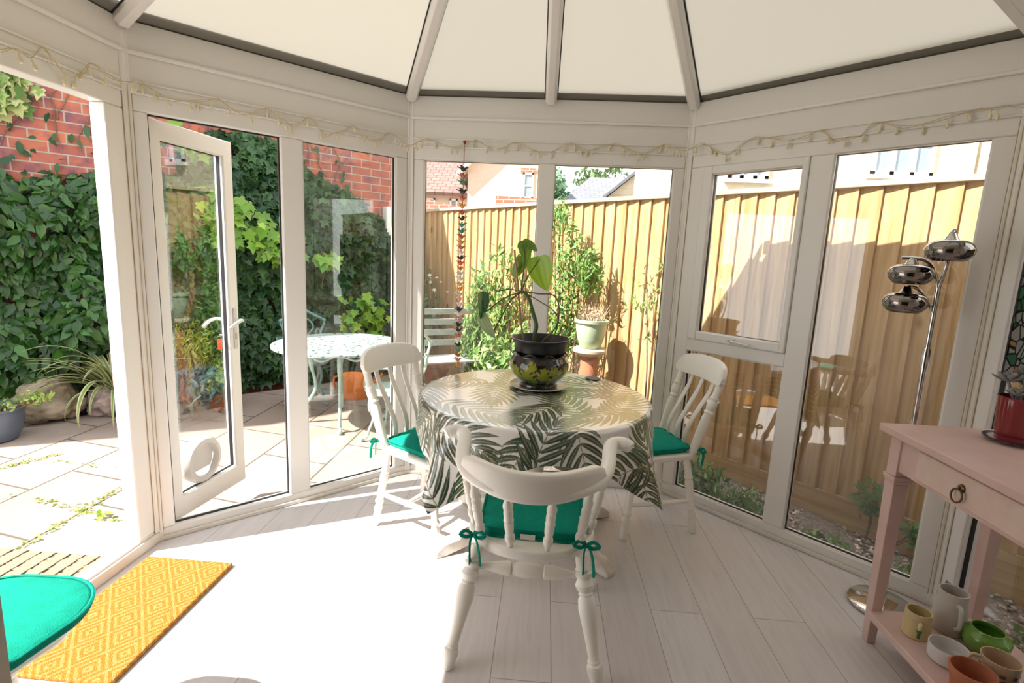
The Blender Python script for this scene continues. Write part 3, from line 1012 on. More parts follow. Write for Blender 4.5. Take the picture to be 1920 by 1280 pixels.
n, half = 640, .735
Cc = palm_print(n, half)
g = np.linspace(-half, half, n)
U, Vv = np.meshgrid(g, g, indexing='ij')
r = np.hypot(U, Vv)
r = np.where(r > .85, .85 + (r - .85) * .82, r)
th = np.arctan2(Vv, U) + math.radians(10)
R0, rb = TR + .002, .022
s = np.clip(r - R0, 0, None)
a = np.clip(s / rb, 0, PI / 2)
out = rb * np.sin(a)
drop = rb * (1 - np.cos(a))
ex = np.clip(s - rb * PI / 2, 0, None)
tc_ = th - math.radians(10) - PI / 4
fold = .10 + .13 * np.cos(4 * tc_) + .10 * np.cos(12 * tc_ + .6 * np.sin(2 * th)) + .05 * np.cos(20 * tc_ + 1)
ramp_ = np.clip(ex / .10, 0, 1)
out = out + ex * np.clip(fold, -.02, .4) * ramp_
drop = drop + ex * np.sqrt(np.clip(1 - (fold * ramp_) ** 2, .5, 1))
rad = np.minimum(r, R0) + out
CV = np.stack([TC.x + rad * np.cos(th), TC.y + rad * np.sin(th), TZ + .0035 - drop + .0006 * np.sin(23 * U) * np.sin(19 * Vv)], -1).reshape(-1, 3)
idx = np.arange(n * n).reshape(n, n)
CF = np.stack([idx[:-1, :-1], idx[1:, :-1], idx[1:, 1:], idx[:-1, 1:]], -1).reshape(-1, 4)
tag(np_mesh('tablecloth', CV, CF, M['cloth'], None, Cc.reshape(-1, 3)), 'square palm-leaf print cloth draped over the round dining table', 'tablecloth')
CZ = TZ + .0045

# ------------------------------------------------------------------ pot, saucer, coaster and plant
PX, PY = -.005, 2.765
sc = thing('plant_saucer', 'grey glazed saucer under the black leaf-painted pot', 'saucer', (PX, PY, CZ))
MB().lathe([(0, 0), (.11, 0), (.15, .012), (.158, .016), (.155, .019), (.145, .015), (.11, .006), (0, .006)], 40).build('dish', M['saucer'], sc)
prof = [(.0, .0), (.098, .0), (.104, .006), (.10, .022), (.112, .038), (.137, .062), (.155, .09), (.162, .115), (.159, .14), (.149, .16), (.143, .172), (.146, .18), (.158, .19)]
P2 = smooth_path([(x, 0, z) for x, z in prof[2:]], 9)
nn = 260
V, Cl = [], []


def lobed(du, dv, sz, rot):
    x, y = du * math.cos(rot) + dv * math.sin(rot), -du * math.sin(rot) + dv * math.cos(rot)
    x, y = x / sz, y / sz
    best = -1
    for lx, ly, rx, ry, ang in ((0, .55, .17, .5, 0), (.28, .42, .13, .36, -.8), (-.28, .42, .13, .36, .8), (.24, .12, .11, .3, -1.15), (-.24, .12, .11, .3, 1.15), (.15, .72, .09, .24, -.55), (-.15, .72, .09, .24, .55), (0, -.15, .05, .4, 0)):
        qx, qy = x - lx, y - ly
        u, v = qx * math.cos(ang) + qy * math.sin(ang), -qx * math.sin(ang) + qy * math.cos(ang)
        best = max(best, 1 - (u / rx) ** 2 - (v / ry) ** 2)
    return best


motifs = []
r3 = random.Random(5)
for k in range(11):
    motifs.append((k * 2 * PI / 11 + .28, .055 + r3.uniform(-.006, .006), .072, r3.uniform(-.25, .25)))
    motifs.append(((k + .5) * 2 * PI / 11 + .25, .10 + r3.uniform(-.015, .015), .05, r3.uniform(-1.2, 1.2)))
    motifs.append(((k + .5) * 2 * PI / 11 + .3, .035, .05, r3.uniform(-.7, .7)))
for i, p in enumerate(P2):
    for j in range(nn):
        an = 2 * PI * j / nn
        z = p.z
        rr = p.x
        if p.z > .172:      # scalloped frill
            k = (p.z - .172) / .018
            z += k * .010 * math.cos(10 * an)
            rr += k * .006 * math.cos(10 * an)
        V.append((rr * math.cos(an), rr * math.sin(an), z))
        c = (.014, .011, .010)
        if p.z > .1865:
            c = (.17, .19, .06)
        elif p.z < .165:
            for ma, mz, ms, mr in motifs:
                du = ((an - ma + PI) % (2 * PI) - PI) * .15
                dv = z - mz
                if abs(du) < .09 and abs(dv) < .09:
                    q = lobed(du, dv, ms, mr)
                    if q > 0:
                        f = min(1, max(0, (z - .03) / .06))
                        c = (.06 + .21 * f, .15 + .14 * f, .012)
                        break
        Cl.append(c)
k = len(P2)
F = [(i * nn + j, i * nn + (j + 1) % nn, (i + 1) * nn + (j + 1) % nn, (i + 1) * nn + j) for i in range(k - 1) for j in range(nn)]
cp = thing('cache_pot', 'bulbous black pot painted with lime green leaves on the dining table', 'plant pot', (PX, PY, CZ + .0068))
np_mesh('glazed_body', V, F, M['glazed'], cp, np.array(Cl))
MB().lathe([(0, 0), (.098, 0), (.104, .006), (.104, .010)], 48).build('base', M['black_gloss'], cp)
MB().lathe([(.146, .184), (.135, .15), (.12, .05), (.09, .014), (0, .014)], 48).build('inside', M['black_gloss'], cp)
pp = thing('potted_plant', 'leggy split-leaf house plant in a black plastic pot, tied to a cane', 'plant', (PX, PY, CZ + .022))
MB().lathe([(0, 0), (.085, 0), (.118, .17), (.136, .182), (.139, .21), (.150, .236), (.157, .242), (.158, .250), (.153, .252), (.147, .243), (.137, .212), (.134, .20), (.118, .195)], 48).build('plastic_pot', M['black_plastic'], pp)
MB().lathe([(0, .20), (.05, .204), (.1, .2), (.131, .196)], 24).build('soil', M['soil'], pp)
zb = .813
Lc = lambda x, y, z: (x - PX, y - PY, z - zb)
MB().tube([Lc(-.095, 2.77, 1.0), Lc(-.168, 2.76, 1.525)], .0055, 8).build('cane', M['cane'], pp)
MB().tube(smooth_path([Lc(-.038, 2.76, .99), Lc(-.04, 2.76, 1.07), Lc(-.032, 2.76, 1.13), Lc(-.055, 2.765, 1.20), Lc(-.075, 2.765, 1.265), Lc(-.10, 2.765, 1.30), Lc(-.123, 2.765, 1.305)], 6), [.011] * 20 + [.009] * 17, 10).build('stem', M['stem'], pp)
for nm, m_, r_, pts in (
        ('petiole', 'stem', .0035, [(-.123, 2.765, 1.305), (-.118, 2.77, 1.38), (-.112, 2.775, 1.46), (-.118, 2.78, 1.55)]),
        ('petiole', 'stem', .0035, [(-.12, 2.765, 1.305), (-.10, 2.76, 1.37), (-.06, 2.75, 1.44), (-.03, 2.745, 1.485)]),
        ('petiole', 'stem', .0035, [(-.125, 2.765, 1.302), (-.19, 2.74, 1.28), (-.25, 2.71, 1.24), (-.30, 2.69, 1.20), (-.32, 2.68, 1.26)]),
        ('petiole', 'stem', .003, [(-.125, 2.765, 1.305), (-.18, 2.78, 1.315), (-.26, 2.79, 1.30)]),
        ('aerial_root', 'brown_stem', .004, [(-.125, 2.765, 1.30), (-.17, 2.75, 1.265), (-.205, 2.735, 1.20), (-.245, 2.72, 1.12), (-.265, 2.71, 1.075)]),
        ('aerial_root', 'brown_stem', .0038, [(-.115, 2.765, 1.31), (-.03, 2.76, 1.30), (.04, 2.75, 1.30), (.072, 2.75, 1.27), (.085, 2.75, 1.22), (.08, 2.755, 1.15), (.055, 2.76, 1.10), (.0, 2.77, 1.04)]),
        ('aerial_root', 'brown_stem', .003, [(-.09, 2.765, 1.295), (-.02, 2.75, 1.26), (.05, 2.74, 1.22), (.082, 2.75, 1.17), (.075, 2.76, 1.11), (.05, 2.77, 1.03)])):
    MB().tube(smooth_path([Lc(*p) for p in pts], 6), r_, 8).build(nm, M[m_], pp)


def big_leaf(base, tipv, nrm, L, wd, outline, c0, c1, fold=.18, curl=.2):
    """broad leaf: outline (t, left half width, right half width), folded on the midrib"""
    base, d, nv = Vector(base), Vector(tipv).normalized(), Vector(nrm).normalized()
    nv = (nv - d * nv.dot(d)).normalized()
    sd = d.cross(nv)
    V, F, C = [], [], []
    m = 9
    rows = []
    for t, l, r in outline:
        row = []
        for j in range(m):
            u = -1 + 2 * j / (m - 1)
            wv = (l if u < 0 else r) * wd * u
            p = base + d * (t * L) + sd * wv + nv * (fold * abs(wv) - curl * L * t * t)
            row.append(len(V))
            V.append(p)
            k = .85 + .15 * math.cos(u * 14)
            C.append([a * (1 - t) * k + b * t * k for a, b in zip(c0, c1)])
        rows.append(row)
    for a, b in zip(rows, rows[1:]):
        for j in range(m - 1):
            F.append((a[j], a[j + 1], b[j + 1], b[j]))
    return np_mesh('leaf', V, F, M['leaf_gloss'], pp, np.array(C))


HEART = [(-.12, .62, .62), (-.06, .85, .85), (0, .97, .97), (.12, 1.05, 1.05), (.3, 1.08, 1.08), (.5, .95, .95), (.7, .70, .70), (.85, .42, .42), (.95, .18, .18), (1, .02, .02)]
SPLIT = [(-.1, .5, .6), (0, .9, .95), (.12, 1, 1), (.25, .95, .6), (.36, 1, .35), (.45, .95, .95), (.6, .8, .5), (.7, .7, .35), (.8, .5, .55), (.92, .25, .25), (1, .02, .02)]
big_leaf(Lc(-.035, 2.745, 1.478), (.22, -.1, -.95), (-.35, -.9, .1), .165, .066, HEART, (.28, .48, .04), (.36, .56, .04))
big_leaf(Lc(-.115, 2.78, 1.555), (-.08, -.1, -1), (.3, -.9, .1), .165, .042, SPLIT, (.22, .40, .06), (.27, .48, .06))
big_leaf(Lc(-.125, 2.79, 1.56), (.75, -.1, -.25), (.1, -.8, .6), .085, .035, SPLIT, (.15, .30, .06), (.2, .36, .09))
big_leaf(Lc(-.14, 2.80, 1.46), (-.35, .1, -.9), (-.6, -.7, .1), .10, .03, HEART, (.15, .28, .05), (.2, .34, .09))
big_leaf(Lc(-.322, 2.68, 1.285), (.14, -.06, -1), (.95, -.5, .15), .125, .05, HEART, (.05, .18, .08), (.07, .22, .09))
big_leaf(Lc(-.312, 2.685, 1.175), (.38, -.06, -.9), (-.7, -.75, .1), .135, .042, HEART, (.24, .34, .16), (.28, .38, .18))
co = thing('coaster', 'dark slate coaster lying on the palm-print cloth', 'coaster', (.318, 3.03, CZ))
MB().prism([(.045 * (1 + .06 * math.sin(5 * a)) * math.cos(a), .045 * (1 + .05 * math.cos(7 * a)) * math.sin(a)) for a in np.linspace(0, 2 * PI, 22)[:-1]], 0, .006).build('slab', M['coaster'], co, bevel=.0015)

# ================================================================== doormats
tag(MB().box(-1.80, -1.385, 1.44, 2.135, 0, .018).build('doormat', M['coir'], bevel=.006), 'orange coir doormat with a diamond pattern on the laminate floor', 'doormat')
tag(MB().box(-2.68, -2.02, 1.45, 2.215, -.08, -.058).build('doormat', M['coir_out'], bevel=.006), 'worn outdoor coir mat with black lines on the patio slabs', 'doormat')

# ================================================================== floor lamp
LX, LY = 1.60, 2.225
lp = thing('floor_lamp', 'chrome floor lamp with three smoked globe shades by the right window', 'lamp', (LX, LY, 0))
MB().lathe([(0, 0), (.128, 0), (.132, .004), (.132, .016), (.126, .021), (.03, .025), (0, .026)], 48).build('base', M['chrome'], lp)
MB().tube([(0, 0, .02), (0, 0, .6), (0, 0, 1.185)], .0135, 14).tube([(0, 0, 1.11), (0, 0, 1.19)], .0165, 14).build('lower_pole', M['chrome'], lp)
MB().tube([(0, 0, 1.18), (0, 0, 1.44)], .0105, 12).build('upper_pole', M['chrome'], lp)


def shade(c):
    prof = [(.022, .040), (.05, .037), (.072, .024), (.082, .002), (.078, -.018), (.062, -.036), (.052, -.042), (.049, -.041), (.058, -.034), (.074, -.016)]
    s_ = MB().lathe(prof, 32, c).build('lamp_shade', M['smoke_chrome'], lp)
    MB().lathe([(.0, .066), (.012, .066), (.014, .060), (.026, .040), (.03, .034), (0, .034)], 20, c).build('shade_cap', M['chrome'], s_)
    MB().ball((c[0], c[1], c[2] - .0), (.024, .024, .03), 12, 8).build('light_bulb', M['jug_glaze'], s_)


for pts, r_ in (([(0, 0, 1.43), (.012, -.004, 1.52), (.018, -.008, 1.61), (.012, -.020, 1.655), (-.01, -.045, 1.668), (-.03, -.062, 1.655)], .0075),
                ([(0, 0, 1.34), (-.002, .002, 1.44), (-.02, .012, 1.51), (-.05, .03, 1.548), (-.085, .048, 1.556), (-.12, .065, 1.556)], .0075),
                ([(0, 0, 1.26), (-.006, .002, 1.34), (-.03, .018, 1.40), (-.06, .035, 1.434), (-.09, .046, 1.440)], .006)):
    MB().tube(smooth_path(pts, 6), r_, 10).build('arm', M['chrome'], lp)
for c in ((-.03, -.065, 1.590), (-.085, .048, 1.492), (-.09, .046, 1.374)):
    shade(c)
#END_PART2
# ================================================================== pink console table
TX, TY, TT = 1.38, 2.02, .91          # far front corner and top height
pk = thing('console_table', 'dusty pink painted side table with a drawer and low shelf', 'table', (TX, TY, 0))
DX, DY = .44, 1.08                     # depth (x), length (-y)
MB().box(-.03, DX + .012, -DY - .03, .035, TT - .03, TT).build('top', M['pink'], pk, bevel=.004)
for x, y in ((.0, -.055), (DX - .055, -.055), (0, -DY), (DX - .055, -DY)):
    mb = MB()
    q = lambda x0, x1, y0, y1, z: [(x0, y0, z), (x1, y0, z), (x1, y1, z), (x0, y1, z)]
    a, b = .055, .0
    mb.box(x, x + a, y, y + a, .725, TT - .03)
    mb.box(x - .006, x + a + .006, y - .006, y + a + .006, .705, .722)
    mb.box(x - .002, x + a + .002, y - .002, y + a + .002, .722, .727)
    mb.hull(q(x + .010, x + a - .010, y + .010, y + a - .010, .0), q(x + .0, x + a, y, y + a, .690))
    mb.hull(q(x, x + a, y, y + a, .690), q(x - .004, x + a + .004, y - .004, y + a + .004, .705))
    mb.build('leg', M['pink'], pk, bevel=.0025)
ap = MB().box(.008, .026, -DY + .05, -.05, .745, TT - .03).box(DX - .026, DX - .008, -DY + .05, -.05, .745, TT - .03)
ap.box(.05, DX - .05, -.026, -.010, .745, TT - .03).box(.05, DX - .05, -DY + .01, -DY + .026, .745, TT - .03)
ap.build('apron', M['pink'], pk, bevel=.002)
dr = MB().box(-.006, .012, -.70, -.155, .762, .868).build('drawer', M['pink_worn'], pk, bevel=.004)
kb = MB(Matrix.Translation((-.006, -.365, .822)) @ Matrix.Rotation(-PI / 2, 4, 'Y')).lathe([(.0, 0), (.014, 0), (.013, .005), (.006, .009), (0, .010)], 16)
kb.ball((0, 0, .010), .006, 10, 6)
kb.build('knob_rose', M['brass'], dr)
MB(Matrix.Translation((-.02, -.365, .797)) @ Matrix.Rotation(PI / 2, 4, 'Y') @ Matrix.Rotation(.12, 4, 'Y')).tube([(.022 * math.cos(a), .022 * math.sin(a), 0) for a in np.linspace(0, 2 * PI, 25)], .0033, 8).build('ring_pull', M['brass'], dr)
MB().box(-.004, DX + .002, -DY - .01, -.035, .115, .145).build('shelf', M['pink'], pk, bevel=.003)
SH = .1455


def vessel(name, label, cat, x, y, z, prof, mat, rz=0, part='body', n=36, sx=1):
    t = thing(name, label, cat, (x, y, z), rz)
    MB().lathe(prof, n, sx=sx).build(part, M[mat], t)
    return t


t = vessel('mug', 'cream mug with a cactus-shaped handle on the pink table\'s shelf', 'mug', 1.475, 1.855, SH, [(0, 0), (.042, 0), (.045, .004), (.044, .04), (.041, .075), (.0425, .077), (.041, .098), (.037, .098), (.038, .078), (.038, .012), (0, .010)], 'cream_glaze')
hv = [(-.018, -.041, .073), (-.03, -.055, .071), (-.032, -.058, .058)]
MB().tube(smooth_path(hv, 4), .006, 8).build('handle', M['cream_glaze'], t)
mb = MB().box(-.036, -.026, -.061, -.052, .022, .062).box(-.04, -.024, -.063, -.051, .046, .058)
tag_ = mb.build('cactus_motif', M['stem'], t, bevel=.003)
t = vessel('jug', 'tall stone-white jug in front of the pink table\'s rear leg', 'jug', 1.628, 1.905, SH, [(0, 0), (.054, 0), (.057, .005), (.055, .05), (.050, .10), (.046, .13), (.047, .160), (.043, .160), (.042, .13), (.046, .09), (.050, .02), (0, .012)], 'jug_glaze')
MB().tube(smooth_path([(-.012, -.044, .125), (-.02, -.068, .125), (-.023, -.075, .105), (-.022, -.078, .06), (-.016, -.055, .035)], 5), .0075, 8).build('handle', M['jug_glaze'], t)
MB().add([(-.01, .040, .158), (.026, .036, .158), (.014, .062, .166), (.0, .045, .125), (.02, .04, .12)], [(0, 2, 3), (1, 4, 2), (2, 4, 3)]).build('spout', M['jug_glaze'], t)
vessel('bowl', 'straight-sided white bowl beside the cream mug', 'bowl', 1.497, 1.728, SH, [(0, 0), (.050, 0), (.057, .006), (.059, .02), (.0585, .055), (.055, .055), (.054, .02), (.045, .010), (0, .009)], 'white_glaze')
vessel('plant_pot', 'empty apple-green glazed pot on the pink table\'s shelf', 'plant pot', 1.682, 1.80, SH, [(0, 0), (.055, 0), (.062, .006), (.069, .03), (.071, .055), (.066, .066), (.053, .075), (.049, .085), (.045, .085), (.048, .07), (.06, .055), (.055, .02), (0, .012)], 'green_glaze')
vessel('plant_pot', 'empty terracotta pot at the front of the pink table\'s shelf', 'plant pot', 1.468, 1.592, SH, [(0, 0), (.047, 0), (.050, .004), (.057, .055), (.062, .056), (.064, .080), (.058, .082), (.056, .06), (.047, .015), (0, .012)], 'terracotta')
t = vessel('mug', 'beige mug with dark brown pattern beside the terracotta pot', 'mug', 1.605, 1.652, SH, [(0, 0), (.044, 0), (.047, .004), (.051, .04), (.054, .085), (.051, .085), (.047, .04), (.042, .012), (0, .010)], 'beige_glaze')
mb = MB()
for k in range(9):
    an = 2 * PI * k / 9
    for z_, s_ in ((.028, .009), (.048, .007)):
        rr = .0482 + .006 * (z_ - .02) / .06
        c = Vector((rr * math.cos(an), rr * math.sin(an), z_))
        tv = Vector((-math.sin(an), math.cos(an), 0))
        rv = Vector((math.cos(an), math.sin(an), 0))
        q = [c + tv * s_ * 1.4 * math.cos(b) + Vector((0, 0, 1)) * s_ * math.sin(b) + rv * .0008 for b in np.linspace(0, 2 * PI, 9)[:-1]]
        mb.add(q + [c - rv * .002], [tuple(range(8))] + [(i, (i + 1) % 8, 8) for i in range(8)])
mb.build('leaf_pattern', M['brown_stem'], t)
MB().tube(smooth_path([(-.049, .012, .075), (-.075, .02, .078), (-.085, .022, .055), (-.07, .018, .03), (-.048, .012, .025)], 5), .006, 8, flat=.8).build('handle', M['beige_glaze'], t)
t = vessel('watering_can', 'pale blue enamel vessel at the photo edge beside the beige mug', 'vase', 1.665, 1.535, SH, [(0, 0), (.068, 0), (.070, .005), (.064, .07), (.046, .125), (.040, .15), (.043, .155), (.037, .155), (.036, .13), (0, .12)], 'sky_blue')
# plate, red pot and succulent on the top
pl_ = thing('plate', 'white plate with a blue rim under the red pot', 'plate', (1.715, 1.90, TT + .0005))
MB().lathe([(0, 0), (.05, 0), (.058, .004), (.073, .009), (.073, .012), (.055, .007), (0, .006)], 44).build('dish', M['white_glaze'], pl_)
MB().lathe([(.071, .0085), (.085, .013), (.0855, .015), (.071, .0125)], 44).build('blue_rim', plain('dark_blue_glaze', (.03, .025, .09), .2), pl_)
rp = thing('plant_pot', 'glossy red pot with a grey succulent standing on the plate', 'plant pot', (1.715, 1.90, TT + .007))
MB().lathe([(0, 0), (.049, 0), (.052, .004), (.054, .030), (.056, .032), (.061, .152), (.063, .160), (.059, .160), (.057, .135), (0, .132)], 40).build('body', M['red_glaze'], rp)
su = thing('succulent', 'pale grey-blue rosette succulent growing in the red pot', 'plant', (1.715, 1.90, TT + .141))
MB().lathe([(0, .0), (.03, .003), (.05, 0)], 20).build('soil', M['soil'], su)
mb = MB()
for c, R in (((-.03, .028, .075), 1.0), ((.012, -.03, .062), .95), ((.03, .03, .10), .85), ((-.035, -.02, .035), .7)):
    mb.tube([(c[0] * .3, c[1] * .3, 0), (c[0] * .7, c[1] * .7, c[2] * .5), c], .005, 6)
    for k in range(15):
        a = k * 2.399
        el = .15 + .055 * k
        l = (.052 - .0016 * k) * R
        d = Vector((math.cos(a) * math.cos(el), math.sin(a) * math.cos(el), math.sin(el)))
        s_ = Vector((-math.sin(a), math.cos(a), 0))
        u = d.cross(s_)
        C0 = Vector(c)
        rows = []
        for f, w_ in ((0, .25), (.35, .75), (.65, 1.0), (.85, .7), (1, .05)):
            o_ = C0 + d * l * f + Vector((0, 0, 1)) * .012 * f * f
            rows.append([o_ + (s_ * math.cos(b) * .0135 + u * math.sin(b) * .0045) * w_ * R for b in np.linspace(0, 2 * PI, 9)])
        mb.grid(rows)
mb.build('rosettes', plain('grey_blue_succulent', (.24, .27, .27), .6, col2=(.30, .27, .29), vscale=30), su)

# stained glass panel hanging against the right-hand pane
sg = thing('stained_glass_panel', 'leaded stained glass flower panel hanging behind the red pot', 'panel', (1.838, 2.13, 1.11))


def stained():
    m, nt, b = new_mat('leaded_stained_glass')
    tc = N(nt, 'ShaderNodeTexCoord').outputs['Object']
    sc_ = N(nt, 'ShaderNodeMapping', {'Vector': tc, 'Scale': (1, 1.25, .9)}).outputs[0]
    e = N(nt, 'ShaderNodeTexVoronoi', {'Vector': sc_, 'Scale': 24.0}, feature='DISTANCE_TO_EDGE').outputs['Distance']
    c = N(nt, 'ShaderNodeTexVoronoi', {'Vector': sc_, 'Scale': 24.0}).outputs['Color']
    r_ = N(nt, 'ShaderNodeSeparateColor', {0: c}).outputs[0]
    col = ramp(nt, r_, [(0, (.36, .40, .38)), (.34, (.40, .42, .38)), (.36, (.62, .26, .10)), (.5, (.60, .32, .14)), (.52, (.05, .16, .08)), (.66, (.06, .20, .10)), (.68, (.38, .38, .40)), (.9, (.42, .40, .38)), (.92, (.30, .01, .05))])
    f = N(nt, 'ShaderNodeMapRange', {0: e, 1: .05, 2: .075, 3: 1.0, 4: 0.0}).outputs[0]
    col = N(nt, 'ShaderNodeMix', {0: f, 6: col, 7: (.012, .011, .012, 1)}, data_type='RGBA').outputs[2]
    setp(nt, b, col=col, rough=.2)
    t_ = N(nt, 'ShaderNodeBsdfTranslucent', {'Color': col})
    mx = N(nt, 'ShaderNodeMixShader', {0: .55, 1: b.outputs[0], 2: t_.outputs[0]})
    nt.links.new(mx.outputs[0], nt.nodes['Material Output'].inputs[0])
    return m


MB().box(-.003, .003, -.34, 0, 0, .52).build('glass', stained(), sg)
MB().box(-.005, .005, -.348, .0, -.008, .0).box(-.005, .005, -.348, 0, .52, .528).box(-.005, .005, 0, .008, -.008, .528).box(-.005, .005, -.348, -.34, -.008, .528).build('lead_frame', M['gasket'], sg)
MB().tube([(0, -.03, .528), (0, -.17, .83), (0, -.31, .528)], .0012, 5).build('hanging_chain', M['silver'], sg)

# ================================================================== fairy lights
fl = thing('string_lights', 'string of clear fairy lights looped along the tops of the windows', 'string lights', (0, 0, 0))
bulb_mesh = None
hook_mesh = None
pts = []
segs = [(L2 - Vector((0, .95, 0)), L2, Vector((1, 0, 0)), 4), (L2, L1, Vector((S2, -S2, 0)), 6), (L1, R1, Vector((0, -1, 0)), 6), (R1, R2, Vector((-S2, -S2, 0)), 5), (R2, R2 - Vector((0, .3, 0)), Vector((-1, 0, 0)), 1)]
rr = random.Random(3)
hooks, wire = [], []
for p, q, nrm, k in segs:
    for i in range(k):
        f = (i + .35) / k + rr.uniform(-.03, .03)
        h = p.lerp(q, f) + nrm * .016
        h.z = 2.172 + rr.uniform(-.012, .006)
        hooks.append((h, nrm))
for i, (h, nrm) in enumerate(hooks):
    wire.append((h, nrm))
    if i + 1 < len(hooks):
        h2, n2 = hooks[i + 1]
        sag = rr.uniform(.025, .075)
        avg = (nrm + n2).normalized()
        cross = nrm.dot(n2) < .99
        for f in ((.3, .55, .78) if not cross else (.3, .5, .7)):
            w_ = h.lerp(h2, f) + avg * rr.uniform(.0, .006)
            w_.z -= sag * (1 - (2 * f - 1) ** 2) * rr.uniform(.6, 1.2)
            if cross:
                # stay inside the corner
                k = -1
                for cpt in (L2, L1, R1, R2):
                    if (Vector((w_.x, w_.y, 0)) - cpt).length < .12:
                        w_ = w_ + avg * .03
            wire.append((w_, avg))
path = smooth_path([w_[0] for w_ in wire], 4)
MB().tube(path, .0016, 5).build('wire', M['wire'], fl)
path2 = smooth_path([w_[0] + w_[1] * .004 + Vector((0, 0, .012 * math.sin(i * 2.1))) for i, w_ in enumerate(wire)], 4)
MB().tube(path2, .0014, 5).build('wire', M['wire'], fl)
# two leads running down beside the posts
MB().tube([path[12] + Vector((0, 0, -.01)) if False else Vector((L2.x + .012, L2.y + .0, 2.15)), Vector((L2.x + .012, L2.y, .06))], .0013, 5).build('lead', M['wire'], fl)
MB().tube([Vector((R2.x - .012, R2.y, 2.16)), Vector((R2.x - .012, R2.y, .06))], .0016, 5).build('lead', M['wire'], fl)
bm0 = MB().lathe([(0, .0), (.0028, 0), (.0032, -.018), (.006, -.022), (.0075, -.030), (.006, -.040), (0, -.044)], 10)
dist, nxt, cnt = 0, .03, 0
proto = None
for a, b in zip(path, path[1:]):
    dist += (b - a).length
    if dist > nxt and cnt < 84:
        nxt += rr.choice((.045, .085, .10))
        if proto is None:
            proto = bm0.build('bulb', M['bulb'], fl)
            o_ = proto
        else:
            o_ = proto.copy()
            COL.objects.link(o_)
            o_.parent = fl
        o_.location = b
        o_.rotation_euler = (rr.uniform(-.3, .3), rr.uniform(-.3, .3), rr.uniform(0, 6))
        cnt += 1
proto = None
for h, nrm in hooks:
    if proto is None:
        proto = MB().ball((0, 0, 0), .005, 10, 6).build('hook', M['bulb'], fl)
        o_ = proto
    else:
        o_ = proto.copy()
        COL.objects.link(o_)
        o_.parent = fl
    o_.location = h - nrm * .004

# ================================================================== bird mobile
mo = thing('bird_mobile', 'long hanging string of small coloured cloth birds at the back window', 'mobile', (-.529, 3.255, 0))
MB().ball((0, .01, 2.155), .010, 12, 8).build('hook', M['cord_red'], mo)
MB().tube([(0, .005, 2.15), (.0, .0, 1.9), (-.004, -.003, 1.3), (-.004, 0, .775)], .0018, 6).build('cord', M['cord_red'], mo)
bcols = dict(black=(.025, .018, .016), rust=(.36, .10, .06), green=(.05, .15, .10), teal=(.02, .16, .15), red=(.48, .06, .02), orange=(.55, .22, .03), rose=(.48, .26, .22), pale=(.62, .48, .44), brown=(.22, .12, .07))


def bird(col):
    mb = MB()
    mb.ball((0, 0, 0), (.016, .010, .011), 12, 8)
    mb.ball((.017, 0, .009), .007, 10, 6)
    mb.turned((.022, 0, .009), (.031, 0, .008), [(0, .003), (1, .0005)], 6)
    mb.hull([(-.010, -.006, 0), (-.010, .006, 0), (-.008, .004, .007), (-.008, -.004, .007)], [(-.034, -.009, .014), (-.034, .009, .014), (-.033, .009, .017), (-.033, -.009, .017)])
    for s_ in (-1, 1):
        mb.hull([(.006, s_ * .008, .002), (-.010, s_ * .008, .002), (-.010, s_ * .008, .007), (.006, s_ * .008, .007)], [(-.004, s_ * .017, .017), (-.016, s_ * .016, .019), (-.016, s_ * .015, .021), (-.004, s_ * .016, .020)])
    o_ = mb.build('bird', plain('bird_' + col, bcols[col], .7, col2=tuple(min(1, c * 2.2 + .05) for c in bcols[col]), vscale=160), mo)
    return o_


bp = {k: bird(k) for k in bcols}
used = set()
seq = 'black rust green black rust orange rust black teal teal rust orange rust pale black red rust pale pale rose orange pale rose pale black pale rose black black rust pale black green rust rose orange'.split()
zs = [1.995, 1.952, 1.915, 1.862, 1.82, 1.775, 1.735, 1.70, 1.662, 1.625] + [1.59 - .0325 * i for i in range(26)]
for k, (c, z) in enumerate(zip(seq, zs)):
    o_ = bp[c] if c not in used else bp[c].copy()
    if c in used:
        COL.objects.link(o_)
        o_.parent = mo
    used.add(c)
    o_.location = (-.001 - .003 * (2.0 - z), -.002, z)
    o_.rotation_euler = (rr.uniform(-.15, .15), rr.uniform(-.1, .1), rr.choice((0.2, -.3, .6, PI + .3, PI - .4, -.8)) if k > 3 else (.2, -.2, .1, .0)[k])
    o_.scale = (1.12,) * 3 if k < 4 else (.95,) * 3
#END_PART3
# ================================================================== garden: ground
GZ = -.08
tag(MB().box(-14, 14, HB, 45, -.5, -.30).build('ground', M['gravel']), 'bare earth and gravel ground of the garden', 'ground', kind='structure')
tag(MB().prism([(-7.5, HB), (-1.98, HB), (-1.98, 2.25), (-.95, 3.38), (.1, 3.40), (-.35, 4.55), (-1.0, 5.6), (-1.9, 6.3), (-7.5, .72)][::-1][::-1], -.29, GZ).build('patio', M['patio']),
    'weathered concrete slab patio outside the open door', 'patio', kind='structure')


def strip_ground():
    V, rows = [], []
    for i in range(40):
        f = i / 39
        row = []
        for j in range(14):
            g_ = j / 13
            # from the bay wall out to the fence, along the right side
            a = Vector((.0 + 3.3 * f, 0, 0))
            s_ = -1.2 + 5.2 * f
            base = R1 + Vector((S2, -S2, 0)) * s_ + Vector((S2, S2, 0)) * (.08 + .82 * g_)
            z = -.13 - .075 * max(0, s_ - .3) + .03 * math.sin(9 * s_ + 5 * g_) * math.sin(6 * g_) - .02 * g_
            row.append((base.x, base.y, z))
        rows.append(row)
    return rows


